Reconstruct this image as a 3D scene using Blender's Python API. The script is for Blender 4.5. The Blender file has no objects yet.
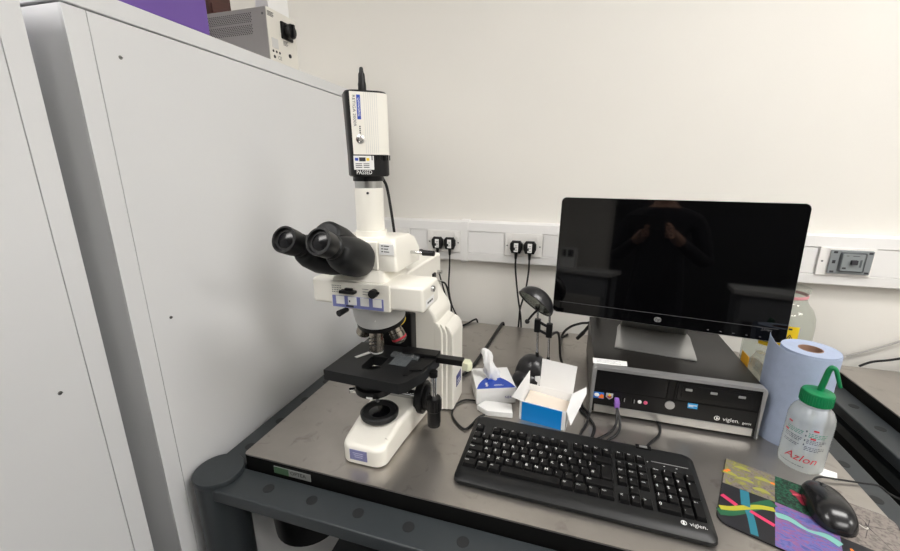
import bpy, bmesh, math, random
from mathutils import Vector, Matrix, Euler
random.seed(7)
SC = bpy.context.scene
COL = SC.collection
T = 0.78            # height of the lab table top above the floor; z below is measured from that top
R = math.radians
PI = math.pi
V = Vector

# ------------------------------------------------------------------ materials
def lin(c):
    return tuple(((x/255)/12.92 if x/255 <= .04045 else ((x/255+.055)/1.055)**2.4) for x in c) + (1.0,)
MATS = {}
def mat(name, rgb, rough=.5, metal=0.0, spec=.5, vary=0.0, scale=6.0, bump=0.0, bscale=60.0, coat=0.0, aniso=0.0, stretch=None):
    if name in MATS: return MATS[name]
    m = bpy.data.materials.new(name); m.use_nodes = True
    nt = m.node_tree; b = nt.nodes['Principled BSDF']
    c = lin(rgb)
    b.inputs['Base Color'].default_value = c
    b.inputs['Roughness'].default_value = rough
    b.inputs['Metallic'].default_value = metal
    b.inputs['Specular IOR Level'].default_value = spec
    b.inputs['Coat Weight'].default_value = coat
    b.inputs['Coat Roughness'].default_value = .15
    if vary or bump:
        tc = nt.nodes.new('ShaderNodeTexCoord'); mp = nt.nodes.new('ShaderNodeMapping')
        nt.links.new(tc.outputs['Object'], mp.inputs['Vector'])
        if stretch: mp.inputs['Scale'].default_value = stretch
    if vary:
        n = nt.nodes.new('ShaderNodeTexNoise'); n.inputs['Scale'].default_value = scale; n.inputs['Detail'].default_value = 5
        nt.links.new(mp.outputs['Vector'], n.inputs['Vector'])
        r = nt.nodes.new('ShaderNodeValToRGB')
        r.color_ramp.elements[0].position = .3; r.color_ramp.elements[1].position = .7
        r.color_ramp.elements[0].color = tuple(x*(1-vary) for x in c[:3]) + (1,)
        r.color_ramp.elements[1].color = tuple(min(1, x*(1+vary)) for x in c[:3]) + (1,)
        nt.links.new(n.outputs['Fac'], r.inputs['Fac']); nt.links.new(r.outputs['Color'], b.inputs['Base Color'])
    if bump:
        n2 = nt.nodes.new('ShaderNodeTexNoise'); n2.inputs['Scale'].default_value = bscale; n2.inputs['Detail'].default_value = 3
        nt.links.new(mp.outputs['Vector'], n2.inputs['Vector'])
        bp = nt.nodes.new('ShaderNodeBump'); bp.inputs['Strength'].default_value = bump; bp.inputs['Distance'].default_value = .002
        nt.links.new(n2.outputs['Fac'], bp.inputs['Height']); nt.links.new(bp.outputs['Normal'], b.inputs['Normal'])
    MATS[name] = m
    return m

def clear_mat(name, tint, haze, haze_rgb, rough=.08, ior=1.45):
    """thin clear shell: see-through, with a milky share and a fresnel gloss"""
    m = bpy.data.materials.new(name); m.use_nodes = True
    nt = m.node_tree; nt.nodes.clear()
    out = nt.nodes.new('ShaderNodeOutputMaterial')
    tr = nt.nodes.new('ShaderNodeBsdfTransparent'); tr.inputs['Color'].default_value = lin(tint)
    df = nt.nodes.new('ShaderNodeBsdfDiffuse'); df.inputs['Color'].default_value = lin(haze_rgb)
    tl = nt.nodes.new('ShaderNodeBsdfTranslucent'); tl.inputs['Color'].default_value = lin(haze_rgb)
    ml = nt.nodes.new('ShaderNodeMixShader'); ml.inputs['Fac'].default_value = .5
    nt.links.new(df.outputs[0], ml.inputs[1]); nt.links.new(tl.outputs[0], ml.inputs[2])
    mx = nt.nodes.new('ShaderNodeMixShader'); mx.inputs['Fac'].default_value = haze
    nt.links.new(tr.outputs[0], mx.inputs[1]); nt.links.new(ml.outputs[0], mx.inputs[2])
    gl = nt.nodes.new('ShaderNodeBsdfGlossy'); gl.inputs['Roughness'].default_value = rough
    lw = nt.nodes.new('ShaderNodeFresnel')
    ge = nt.nodes.new('ShaderNodeNewGeometry'); mr = nt.nodes.new('ShaderNodeMapRange')   # same gloss from inside and outside of a thin wall
    mr.inputs['To Min'].default_value = ior; mr.inputs['To Max'].default_value = 1/ior
    nt.links.new(ge.outputs['Backfacing'], mr.inputs['Value']); nt.links.new(mr.outputs[0], lw.inputs['IOR'])
    m2 = nt.nodes.new('ShaderNodeMixShader')
    nt.links.new(lw.outputs['Fac'], m2.inputs['Fac']); nt.links.new(mx.outputs[0], m2.inputs[1]); nt.links.new(gl.outputs[0], m2.inputs[2])
    nt.links.new(m2.outputs[0], out.inputs['Surface'])
    MATS[name] = m
    return m

def ramp_mat(name, stops, kind='noise', scale=40, rough=.7, distort=0.0, stretch=(1,1,1), detail=4):
    m = bpy.data.materials.new(name); m.use_nodes = True
    nt = m.node_tree; b = nt.nodes['Principled BSDF']; b.inputs['Roughness'].default_value = rough
    tc = nt.nodes.new('ShaderNodeTexCoord'); mp = nt.nodes.new('ShaderNodeMapping'); mp.inputs['Scale'].default_value = stretch
    nt.links.new(tc.outputs['Object'], mp.inputs['Vector'])
    if kind == 'noise':
        n = nt.nodes.new('ShaderNodeTexNoise'); n.inputs['Detail'].default_value = detail; n.inputs['Distortion'].default_value = distort; o = n.outputs['Fac']
    elif kind == 'wave':
        n = nt.nodes.new('ShaderNodeTexWave'); n.inputs['Detail'].default_value = 3; n.inputs['Distortion'].default_value = distort; o = n.outputs['Fac']
    else:
        n = nt.nodes.new('ShaderNodeTexVoronoi'); o = n.outputs['Distance']
    n.inputs['Scale'].default_value = scale
    nt.links.new(mp.outputs['Vector'], n.inputs['Vector'])
    r = nt.nodes.new('ShaderNodeValToRGB'); cr = r.color_ramp
    while len(cr.elements) < len(stops): cr.elements.new(.5)
    for e, (p, c) in zip(cr.elements, stops): e.position = p; e.color = lin(c)
    nt.links.new(o, r.inputs['Fac']); nt.links.new(r.outputs['Color'], b.inputs['Base Color'])
    MATS[name] = m
    return m

def emit_mat(name, rgb, strength):
    m = bpy.data.materials.new(name); m.use_nodes = True
    b = m.node_tree.nodes['Principled BSDF']
    b.inputs['Base Color'].default_value = lin(rgb); b.inputs['Emission Color'].default_value = lin(rgb)
    b.inputs['Emission Strength'].default_value = strength
    MATS[name] = m
    return m

WALL = mat('cream_wall_paint', (229, 226, 219), .65, vary=.012, scale=2.5, bump=.05, bscale=180)
CEIL = mat('ceiling_white', (236, 236, 232), .9)
FLOOR = mat('vinyl_floor', (66, 68, 71), .5, vary=.06, scale=20)
CAB = mat('light_grey_powder_coat', (221, 222, 223), .42, vary=.012, scale=3, bump=.03, bscale=300)
SEAM = mat('seam_shadow_gap', (96, 96, 98), .8)
SCREW = mat('screw_steel', (130, 130, 128), .35, .9)
STEELDARK = mat('charcoal_powder_coat', (49, 54, 57), .42, vary=.05, scale=30, bump=.05, bscale=400)
PLUGRUB = mat('dark_rubber_plug', (27, 29, 31), .6)
BLACK = mat('black_core', (8, 8, 8), .6, spec=.25)
PLAST_K = mat('black_plastic', (12, 12, 13), .4, spec=.35)
PLAST_KS = mat('satin_black_plastic', (17, 17, 18), .34, spec=.35)
MATTE_K = mat('matte_black_enamel', (21, 22, 23), .5, spec=.35)
MIC = mat('warm_white_enamel', (236, 233, 223), .35, coat=.2)
MICG = mat('pale_grey_enamel', (205, 205, 203), .4)
CHROME = mat('chrome', (200, 200, 200), .18, 1.0)
BRASSY = mat('objective_metal', (178, 170, 158), .25, 1.0)
WHITE = mat('white_print', (235, 235, 233), .6)
INK = mat('dark_ink', (45, 45, 50), .7)
PAPER = mat('white_paper', (238, 238, 236), .7, vary=.01, scale=30)
CARD = mat('white_card', (236, 236, 235), .6, vary=.01, scale=20)
CARDIN = mat('cream_card_inside', (222, 210, 196), .8, vary=.03, scale=30)
BLUEP = mat('blue_print', (0, 132, 212), .45)
ROYAL = mat('royal_blue_print', (38, 74, 176), .45)
LILAC = mat('lilac_label', (126, 128, 172), .45, vary=.1, scale=200)
TRUNK = mat('white_pvc', (232, 231, 229), .38)
PLATE = mat('white_socket_plastic', (238, 236, 232), .3)
CORD = mat('black_cable', (22, 22, 23), .5)
SILVER = mat('silver_plastic', (172, 172, 172), .35, .6)
BRUSH = mat('brushed_silver', (182, 182, 180), .32, .85, vary=.04, scale=12, stretch=(1, 30, 1))
PCTOP = mat('dark_bronze_case', (34, 32, 30), .36, .25, vary=.03, scale=8)
GLOSSK = mat('gloss_black', (6, 6, 7), .05)
LENS = mat('coated_lens', (8, 8, 11), .2, spec=.3)
SCREEN = mat('dark_glossy_screen', (5, 5, 6), .035)
PURPLE = mat('purple_card', (108, 78, 158), .5, vary=.04, scale=12)
ROLLB = mat('blue_paper_roll', (163, 175, 199), .85, vary=.04, scale=60, bump=.25, bscale=500)
TUBEC = mat('brown_card_tube', (150, 118, 100), .8)
GREEN = mat('green_cap_plastic', (8, 122, 72), .4)
RED = mat('red_print', (196, 50, 66), .5)
YEL = mat('yellow_label', (240, 205, 30), .5)
ORANGE = mat('orange_print', (240, 120, 30), .6)
VIOLET = mat('violet_usb_plug', (142, 100, 186), .5)

def steel_top():
    m = bpy.data.materials.new('worn_stainless_steel'); m.use_nodes = True
    nt = m.node_tree; b = nt.nodes['Principled BSDF']
    b.inputs['Metallic'].default_value = .85
    tc = nt.nodes.new('ShaderNodeTexCoord')
    n = nt.nodes.new('ShaderNodeTexNoise'); n.inputs['Scale'].default_value = 5; n.inputs['Detail'].default_value = 8; n.inputs['Roughness'].default_value = .65
    nt.links.new(tc.outputs['Object'], n.inputs['Vector'])
    r = nt.nodes.new('ShaderNodeValToRGB'); r.color_ramp.elements[0].position = .3; r.color_ramp.elements[1].position = .72
    r.color_ramp.elements[0].color = lin((166, 161, 155)); r.color_ramp.elements[1].color = lin((182, 177, 171))
    nt.links.new(n.outputs['Fac'], r.inputs['Fac'])
    # small stains and scuffs
    n3 = nt.nodes.new('ShaderNodeTexNoise'); n3.inputs['Scale'].default_value = 26; n3.inputs['Detail'].default_value = 6; n3.inputs['Distortion'].default_value = .8
    nt.links.new(tc.outputs['Object'], n3.inputs['Vector'])
    r3 = nt.nodes.new('ShaderNodeValToRGB'); r3.color_ramp.elements[0].position = .6; r3.color_ramp.elements[1].position = .74
    r3.color_ramp.elements[0].color = (0, 0, 0, 1); r3.color_ramp.elements[1].color = (1, 1, 1, 1)
    nt.links.new(n3.outputs['Fac'], r3.inputs['Fac'])
    mx = nt.nodes.new('ShaderNodeMix'); mx.data_type = 'RGBA'; mx.inputs[7].default_value = lin((112, 104, 97))
    mm = nt.nodes.new('ShaderNodeMath'); mm.operation = 'MULTIPLY'; mm.inputs[1].default_value = .45
    nt.links.new(r3.outputs['Color'], mm.inputs[0]); nt.links.new(mm.outputs[0], mx.inputs[0]); nt.links.new(r.outputs['Color'], mx.inputs[6])
    nt.links.new(mx.outputs[2], b.inputs['Base Color'])
    rr = nt.nodes.new('ShaderNodeMapRange'); rr.inputs['To Min'].default_value = .24; rr.inputs['To Max'].default_value = .36
    nt.links.new(n.outputs['Fac'], rr.inputs['Value']); nt.links.new(rr.outputs[0], b.inputs['Roughness'])
    return m
STEEL = steel_top()
GLASS = clear_mat('clear_glass', (236, 240, 236), .10, (225, 222, 214), .05)
FILM = clear_mat('clear_crinkled_plastic', (244, 244, 240), .16, (226, 222, 214), .12)
PEBOT = clear_mat('milky_polythene', (246, 248, 247), .36, (240, 243, 242), .25)
SLIDE = clear_mat('slide_glass', (225, 230, 232), .28, (190, 195, 198), .05)

# ------------------------------------------------------------------ mesh building
class B:
    def __init__(s): s.v = []; s.f = []; s.mi = []
    def raw(s, vs, fs, M=None, mi=0):
        o = len(s.v)
        s.v += [(M @ V(p)) if M is not None else V(p) for p in vs]
        s.f += [tuple(o+i for i in f) for f in fs]; s.mi += [mi]*len(fs)
        return s
    def bm(s, bm, M=None, mi=0):
        bm.verts.index_update()
        s.raw([v.co.copy() for v in bm.verts], [[v.index for v in f.verts] for f in bm.faces], M, mi); bm.free(); return s
    def box(s, lo, hi, bev=0, seg=2, M=None, mi=0):
        b = bmesh.new(); bmesh.ops.create_cube(b, size=1)
        lo, hi = V(lo), V(hi)
        for v in b.verts:
            v.co = V([lo[i] + (v.co[i]+.5)*(hi[i]-lo[i]) for i in range(3)])
        if bev > 0: bmesh.ops.bevel(b, geom=list(b.edges), offset=bev, segments=seg, profile=.5, affect='EDGES')
        return s.bm(b, M, mi)
    def prism(s, poly, z0, z1, bev=0, seg=2, M=None, mi=0):
        b = bmesh.new()
        lo = [b.verts.new((x, y, z0)) for x, y in poly]; hi = [b.verts.new((x, y, z1)) for x, y in poly]
        n = len(poly)
        b.faces.new(list(reversed(lo))); b.faces.new(hi)
        for i in range(n): b.faces.new((lo[i], lo[(i+1) % n], hi[(i+1) % n], hi[i]))
        if bev > 0:
            b.edges.ensure_lookup_table()
            ed = [e for e in b.edges if abs(e.verts[0].co.z - e.verts[1].co.z) < 1e-9]
            bmesh.ops.bevel(b, geom=ed, offset=bev, segments=seg, profile=.5, affect='EDGES')
        bmesh.ops.recalc_face_normals(b, faces=b.faces)
        return s.bm(b, M, mi)
    def loft(s, rings, M=None, mi=0, caps=True, closed=True):
        n = len(rings[0]); vs = [p for r in rings for p in r]; fs = []
        for k in range(len(rings)-1):
            for i in range(n if closed else n-1):
                j = (i+1) % n
                fs.append((k*n+i, k*n+j, (k+1)*n+j, (k+1)*n+i))
        if caps:
            fs.append(tuple(reversed(range(n)))); fs.append(tuple((len(rings)-1)*n + i for i in range(n)))
        return s.raw(vs, fs, M, mi)
    def lathe(s, prof, o=(0, 0, 0), ax=(0, 0, 1), seg=32, mi=0, caps=True, M=None):
        q = V(ax).normalized().to_track_quat('Z', 'Y').to_matrix().to_4x4()
        MM = Matrix.Translation(V(o)) @ q
        if M is not None: MM = M @ MM
        rings = [[(max(r, 1e-5)*math.cos(2*PI*i/seg), max(r, 1e-5)*math.sin(2*PI*i/seg), h) for i in range(seg)] for r, h in prof]
        return s.loft(rings, MM, mi, caps)
    def cyl(s, p0, p1, r0, r1=None, seg=24, bev=0, mi=0, M=None):
        p0, p1 = V(p0), V(p1); L = (p1-p0).length; r1 = r0 if r1 is None else r1
        pr = [(r0, 0), (r1, L)] if not bev else [(r0-bev, 0), (r0-bev*.3, bev*.3), (r0, bev), (r1, L-bev), (r1-bev*.3, L-bev*.3), (r1-bev, L)]
        return s.lathe(pr, p0, p1-p0, seg, mi, True, M)
    def tube(s, pts, r, seg=8, smooth=6, mi=0):
        P = [V(p) for p in pts]
        if smooth and len(P) > 2:
            Q = []
            for i in range(len(P)-1):
                a, b, c, d = P[max(i-1, 0)], P[i], P[i+1], P[min(i+2, len(P)-1)]
                for k in range(smooth):
                    t = k/smooth
                    Q.append(.5*((2*b) + (c-a)*t + (2*a-5*b+4*c-d)*t*t + (3*b-a-3*c+d)*t**3))
            Q.append(P[-1]); P = Q
        rings = []; up = None
        for i, p in enumerate(P):
            t = (P[min(i+1, len(P)-1)] - P[max(i-1, 0)]).normalized()
            if up is None:
                up = t.orthogonal().normalized()
            up = (up - t*up.dot(t))
            up = up.normalized() if up.length > 1e-6 else t.orthogonal().normalized()
            w = t.cross(up)
            rad = r(i/(len(P)-1)) if callable(r) else r
            rings.append([p + (up*math.cos(2*PI*k/seg) + w*math.sin(2*PI*k/seg))*rad for k in range(seg)])
        return s.loft(rings, None, mi)
    def ball(s, c, r, M=None, seg=20, mi=0):
        b = bmesh.new(); bmesh.ops.create_uvsphere(b, u_segments=seg, v_segments=seg//2+2, radius=1)
        rr = V((r, r, r)) if not hasattr(r, '__len__') else V(r)
        for v in b.verts: v.co = V((v.co.x*rr.x, v.co.y*rr.y, v.co.z*rr.z)) + V(c)
        return s.bm(b, M, mi)
    def text(s, body, size, M, mi=0, align='CENTER', wrap=None, shear=0.0):
        vs, fs = text_geo(body, align, shear)
        vs = [V((x*size, y*size, 0)) for x, y in vs]
        if wrap:
            r = wrap
            vs = [V((r*math.sin(p.x/r), -r*math.cos(p.x/r), p.y)) for p in vs]
        return s.raw(vs, fs, M, mi)
_TX = {}
def text_geo(body, align, shear=0.0):
    k = (body, align, shear)
    if k not in _TX:
        cu = bpy.data.curves.new('lettering', 'FONT'); cu.body = body; cu.size = 1; cu.align_x = align; cu.align_y = 'CENTER'
        cu.resolution_u = 2; cu.shear = shear
        ob = bpy.data.objects.new('lettering', cu); COL.objects.link(ob)
        me = ob.evaluated_get(bpy.context.evaluated_depsgraph_get()).to_mesh()
        _TX[k] = ([(v.co.x, v.co.y) for v in me.vertices], [tuple(p.vertices) for p in me.polygons])
        ob.to_mesh_clear(); bpy.data.objects.remove(ob); bpy.data.curves.remove(cu)
    return _TX[k]

WM = {}
def finish(name, b, mats, angle=38):
    me = bpy.data.meshes.new(name)
    me.from_pydata([tuple(v) for v in b.v], [], b.f)
    for m in (mats if isinstance(mats, (list, tuple)) else [mats]): me.materials.append(m)
    me.polygons.foreach_set('material_index', b.mi); me.polygons.foreach_set('use_smooth', [True]*len(b.f))
    bm = bmesh.new(); bm.from_mesh(me); bmesh.ops.recalc_face_normals(bm, faces=bm.faces); bm.to_mesh(me); bm.free()
    me.update(); me.set_sharp_from_angle(angle=R(angle))
    return me
def obj(name, b, mats, parent=None, local=False, loc=None, angle=38, label=None):
    """one mesh object; geometry is given in table coordinates unless local"""
    if parent is not None:
        W = WM[parent.name]
        if not local:
            inv = W.inverted(); b.v = [inv @ v for v in b.v]
    else:
        W = Matrix.Translation(V(loc) if loc is not None else V((0, 0, 0)))
        if not local:
            inv = W.inverted(); b.v = [inv @ v for v in b.v]
    o = bpy.data.objects.new(name, finish(name, b, mats, angle)); COL.objects.link(o)
    if parent is not None: o.parent = parent
    else: o.location = W.translation + V((0, 0, T))
    wn = o.modifiers.new('weighted_normals', 'WEIGHTED_NORMAL'); wn.keep_sharp = True; wn.weight = 80
    WM[o.name] = W
    if label: o['label'] = label
    return o
def tag(o, label, cat, group=None):
    o['label'] = label; o['category'] = cat
    if group: o['group'] = group
    return o
def thing(name, label, cat, loc, rz=0, group=None):
    o = bpy.data.objects.new(name, None); COL.objects.link(o); o.empty_display_size = .05
    o.location = V(loc) + V((0, 0, T)); o.rotation_euler = (0, 0, rz)
    WM[o.name] = Matrix.Translation(V(loc)) @ Matrix.Rotation(rz, 4, 'Z')
    return tag(o, label, cat, group)
def struct(name, b, m):
    o = obj(name, b, m); o['kind'] = 'structure'; return o
def basis(o, x, y):
    """matrix whose local x, y follow two directions (for flat prints)"""
    x = V(x).normalized(); y = V(y); y = (y - x*y.dot(x)).normalized(); z = x.cross(y)
    return Matrix(((x.x, y.x, z.x, o[0]), (x.y, y.y, z.y, o[1]), (x.z, y.z, z.z, o[2]), (0, 0, 0, 1)))
def rrect(x0, y0, x1, y1, r, n=5):
    p = []
    for cx, cy, a0 in ((x1-r, y1-r, 0), (x0+r, y1-r, 90), (x0+r, y0+r, 180), (x1-r, y0+r, 270)):
        for k in range(n+1):
            a = R(a0 + 90*k/n); p.append((cx + r*math.cos(a), cy + r*math.sin(a)))
    return p
def arrow_pts(): pass
FRONT = lambda x, y, z: basis((x, y, z), (1, 0, 0), (0, 0, 1))      # print on a face towards -Y
UP = lambda x, y, z, a=0: basis((x, y, z), (math.cos(a), math.sin(a), 0), (-math.sin(a), math.cos(a), 0))
SIDE = lambda x, y, z: basis((x, y, z), (0, 1, 0), (0, 0, 1))       # print on a face towards +X

# ------------------------------------------------------------------ the room
ZF = -T; ZC = 1.98; XL, XR, YB, YF = -2.3, 3.7, 1.53, -3.4
struct('floor', B().box((XL-.1, YF-.1, ZF-.05), (XR+.1, YB+.1, ZF)), FLOOR)
struct('ceiling', B().box((XL-.1, YF-.1, ZC), (XR+.1, YB+.1, ZC+.05)), CEIL)
struct('wall_back', B().box((XL-.1, YB, ZF), (XR+.1, YB+.1, ZC)), WALL)
struct('wall_front', B().box((XL-.1, YF-.1, ZF), (XR+.1, YF, ZC)), WALL)
struct('wall_left', B().box((XL-.1, YF, ZF), (XL, YB, ZC)), WALL)
struct('wall_right', B().box((XR, YF, ZF), (XR+.1, YB, ZC)), WALL)

LAMP = emit_mat('light_diffuser', (255, 252, 249), 18.8)
LFR = mat('lamp_frame_white', (230, 230, 230), .5)
for i, (lx, ly, lab) in enumerate(((1.15, .30, 'ceiling light panel over the lab table, to its right'), (-1.2, -.55, 'ceiling light panel behind the tall cabinets'),
                           (1.5, -1.7, 'ceiling light panel over the aisle behind the camera'), (3.0, -.7, 'ceiling light panel near the right wall'))):
    t = thing('ceiling_light', lab, 'ceiling light', (lx, ly, ZC), 0, 'ceiling light panels')
    obj('light_frame', B().box((lx-.62, ly-.32, ZC-.012), (lx+.62, ly+.32, ZC-.001)), LFR, t)
    obj('diffuser', B().box((lx-.58, ly-.28, ZC-.016), (lx+.58, ly+.28, ZC-.012)), LAMP, t)

# ------------------------------------------------------------------ tall grey cabinets
CX = -.735
def cabinet(name, label, y0, y1, seam, screws, ztop=.865, turn=0):
    t = thing(name, label, 'cabinet', (CX-.25, (y0+y1)/2, ZF))
    x0 = CX-.5
    obj('body', B().box((x0, y0+.002, ZF+.001), (CX-.004, y1-.002, ztop-.032), .003), CAB, t)
    obj('lid', B().box((x0-.001, y0, ztop-.0305), (CX, y1, ztop), .0022, 3), CAB, t)
    for a, b_ in seam:
        obj('side_panel', B().box((CX-.004, a, ZF+.04), (CX, b_, ztop-.033), .0012), CAB, t)
    sc = None
    for (sy, sz) in screws:
        obj('screw', B().lathe([(.0031, 0), (.0031, .0006), (.0022, .0012)], (CX, sy, sz), (1, 0, 0), 14).box((CX+.0017, sy-.003, sz-.0005), (CX+.0019, sy+.003, sz+.0005), mi=1), [SCREW, INK], t)
    if turn:                                    # not quite parallel to the table
        a = R(turn); t.rotation_euler.z = a
        dx, dy = .25, y0-(y0+y1)/2
        t.location.x += dx - (dx*math.cos(a) - dy*math.sin(a)); t.location.y += dy - (dx*math.sin(a) + dy*math.cos(a))
    return t
cabinet('storage_cabinet', 'tall light grey metal cabinet standing against the left end of the steel table', .461, 1.442, ((.463, .4965), (.4975, 1.44)), ((.537, .776), (.537, .315), (1.40, .776)), .865, 2.3)
cabinet('storage_cabinet', 'light grey metal cabinet at the left edge, nearest to the viewer', -.6, .4165, ((-.598, .3835), (.3845, .4145)), ((.343, .262), (.343, -.24)))

# things on the cabinet top
zt = .865
tag(obj('storage_box', B().box((-1.15, .52, zt+.0005), (-.752, .745, 1.17), .006, 3), PURPLE, None, loc=(-.95, .6, zt)), 'plain purple box standing on the tall grey cabinet', 'box')
t = thing('control_unit', 'grey ventilated instrument case with a black rotary switch on top of the cabinet', 'instrument', (-.95, .975, zt))
ux0, ux1, uy0, uy1, uz = -1.18, -.766, .937, 1.048, .990
GREYCASE = mat('instrument_grey', (186, 184, 178), .5); FACEP = mat('instrument_panel_ivory', (224, 221, 212), .5); VENT = mat('vent_hole', (92, 92, 90), .8)
obj('case', B().box((ux0, uy0, zt+.001), (ux1-.002, uy1, uz), .003), GREYCASE, t)
obj('side_panel', B().box((ux1-.002, uy0, zt+.001), (ux1, uy1, uz), .0008), FACEP, t)
v = B()
for row0 in (.957, .930):
    for r_ in range(6):
        for c_ in range(34):
            x = ux1-.05 - c_*.0065 + (.003 if r_ % 2 else 0); z = row0 + .002 + r_*.0038
            v.box((x-.0014, uy0-.0004, z-.0011), (x+.0014, uy0+.0002, z+.0011))
obj('ventilation_grille', v, VENT, t)
obj('screw', B().lathe([(.003, 0), (.002, .001)], (ux1-.012, uy0, .974), (0, -1, 0), 12), SCREW, t)
sw = obj('rotary_switch', B().box((ux1, .985, .930), (ux1+.006, 1.028, .971), .002), PLAST_K, t)
obj('switch_knob', B().lathe([(.018, 0), (.018, .012), (.016, .014)], (ux1+.006, 1.009, .951), (1, 0, 0), 24).box((ux1+.018, 1.005, .935), (ux1+.026, 1.013, .967), .002), PLAST_KS, sw)
p = B(); X_ = ux1+.0006
for i in range(4): p.box((ux1, .941, .980-i*.003), (X_, .941+.022-.003*(i % 2), .9812-i*.003))
for i in range(4): p.box((ux1, .992, .925-i*.003), (X_, 1.010-.003*(i % 2), .9262-i*.003))
p.box((ux1, .948, .900), (X_, .971, .923), mi=1)
for i in range(3): obj('approval_mark', B().lathe([(.0032, 0), (.0032, .0006)], (ux1, .95+i*.012, .892), (1, 0, 0), 10), INK, t)
p.text('CE', .012, SIDE(X_+.0002, .972, .879))
obj('approval_mark', B().lathe([(.004, 0), (.004, .0006)], (ux1, .953, .879), (1, 0, 0), 10), INK, t)
obj('fuse_holder', B().lathe([(.005, 0), (.005, .002)], (ux1, 1.014, .894), (1, 0, 0), 12), INK, t)
obj('printing', p, [INK, MICG], t)
t = thing('carton', 'narrow white carton stacked on top of the ventilated instrument case', 'box', (-.85, .97, uz))
obj('carton_body', B().box((-.812, .955, uz+.0005), (-.772, 1.035, uz+.11), .003), CARD, t)
obj('flap', B().box((-.810, .9535, uz+.07), (-.774, .956, uz+.109), .0008), CARD, t)
t = thing('wooden_box', 'dark brown wooden box on top of the ventilated instrument case', 'box', (-.975, .965, uz))
WOOD = mat('dark_brown_wood', (84, 52, 46), .6, vary=.25, scale=14, stretch=(1, 1, 6))
obj('box_body', B().box((-1.05, .945, uz+.0005), (-.948, 1.02, uz+.2), .002), WOOD, t)
obj('slat', B().box((-.9485, .95, uz+.006), (-.943, 1.015, uz+.03), .001).box((-.9485, .95, uz+.06), (-.943, 1.015, uz+.09), .001), WOOD, t)

# ------------------------------------------------------------------ steel-topped lab tables
def lab_table(name, label, x0, x1, y0, y1, rails, plug_x, cz=.075):
    t = thing(name, label, 'table', ((x0+x1)/2, (y0+y1)/2, ZF))
    obj('tabletop', B().prism(rrect(x0, y0, x1, y1, .008), -.0035, 0, .001), STEEL, t)
    obj('core', B().box((x0+.002, y0+.002, -cz), (x1-.002, y1-.002, -.0036)), BLACK, t)
    zr0, zr1 = -.062, -.033
    g = .004; w = .071
    xl, xr, yf, yb = x0-g-w, x1+g+w, y0-g-w, y1+g+w
    def rail(a, b_, holes):
        r_ = obj('rail', B().box((a[0], a[1], zr0), (b_[0], b_[1], zr1), .004, 3), STEELDARK, t)
        for (hx, hy) in holes:
            obj('hole_plug', B().lathe([(.0112, 0), (.0112, .0010), (.0100, .0012)], (hx, hy, zr1-.0004), (0, 0, 1), 20), PLUGRUB, r_)
    n = int((x1-x0)/.1027)
    if 'front' in rails: rail((xl+.03, yf, 0), (xr-.03, y0-g, 0), [(plug_x + .1027*i, yf+w/2+.002) for i in range(n-1)])
    ny = int((y1-y0)/.1027)
    if 'left' in rails: rail((xl, yf+.03, 0), (x0-g, yb-.03, 0), [(xl+w/2, y0+.055 + .1027*i) for i in range(ny)])
    if 'right' in rails: rail((x1+g, yf+.03, 0), (xr, yb-.03, 0), [(xr-w/2, y0+.083 + .1027*i) for i in range(ny)])
    if 'back' in rails: obj('rail', B().box((xl+.03, y1+g, zr0), (xr-.03, y1+g+.03, zr1), .004, 3), STEELDARK, t)
    for (lx, ly) in ((xl+.037, yf+.041), (xr-.037, yf+.041), (xl+.042, y1-.04), (xr-.042, y1-.04)):
        back = ly > y0+.2
        top = -.08 if back else zr0+.028
        if back: lx = lx + (.09 if lx < (x0+x1)/2 else -.09)
        lg = obj('leg', B().cyl((lx, ly, ZF+.012), (lx, ly, top), .0475, seg=40), STEELDARK, t)
        if not back: obj('corner_cap', B().lathe([(.0485, 0), (.0495, .003), (.0495, .010), (.048, .012)], (lx, ly, zr1-.001), (0, 0, 1), 40), STEELDARK, lg)
        obj('foot', B().cyl((lx, ly, ZF+.0005), (lx, ly, ZF+.0125), .034, seg=24), PLUGRUB, lg)
    for mx in (x0+.015, x1-.015):
        obj('vibration_mount', B().lathe([(.075, -.345), (.088, -.335), (.094, -.24), (.094, -.165), (.04, -.15), (.04, -.0745)], (mx, y0+.165, 0), (0, 0, 1), 36), PLAST_K, t)
        obj('mount_arm', B().box((mx-.03, y0+.15, -.16), (mx+.03, y1-.05, -.13), .004), STEELDARK, t)
    obj('cross_brace', B().box((x0+.12, y0+.02, -.66), (x0+.17, y1-.06, -.62), .004), BLACK, t)
    return t
tb = lab_table('lab_table', 'steel topped laboratory table with charcoal rails carrying the microscope and computer', -.642, .577, .567, 1.458, ('front', 'left', 'right'), -.549)
lb = B().box((-.567, .5680, -.0315), (-.476, .5692, -.0145), mi=0).box((-.566, .5674, -.031), (-.53, .5681, -.015), mi=1).text('OPTEA', .0125, FRONT(-.506, .5673, -.022), 2)
obj('maker_label', lb, [mat('label_grey', (140, 142, 140), .5), mat('label_green', (70, 100, 74), .5), INK], tb, label='small green and silver maker label')
lab_table('lab_table', 'second steel topped table with charcoal rail at the right edge', .822, 2.0, .569, 1.442, ('front', 'left'), .92, .24)

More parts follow.
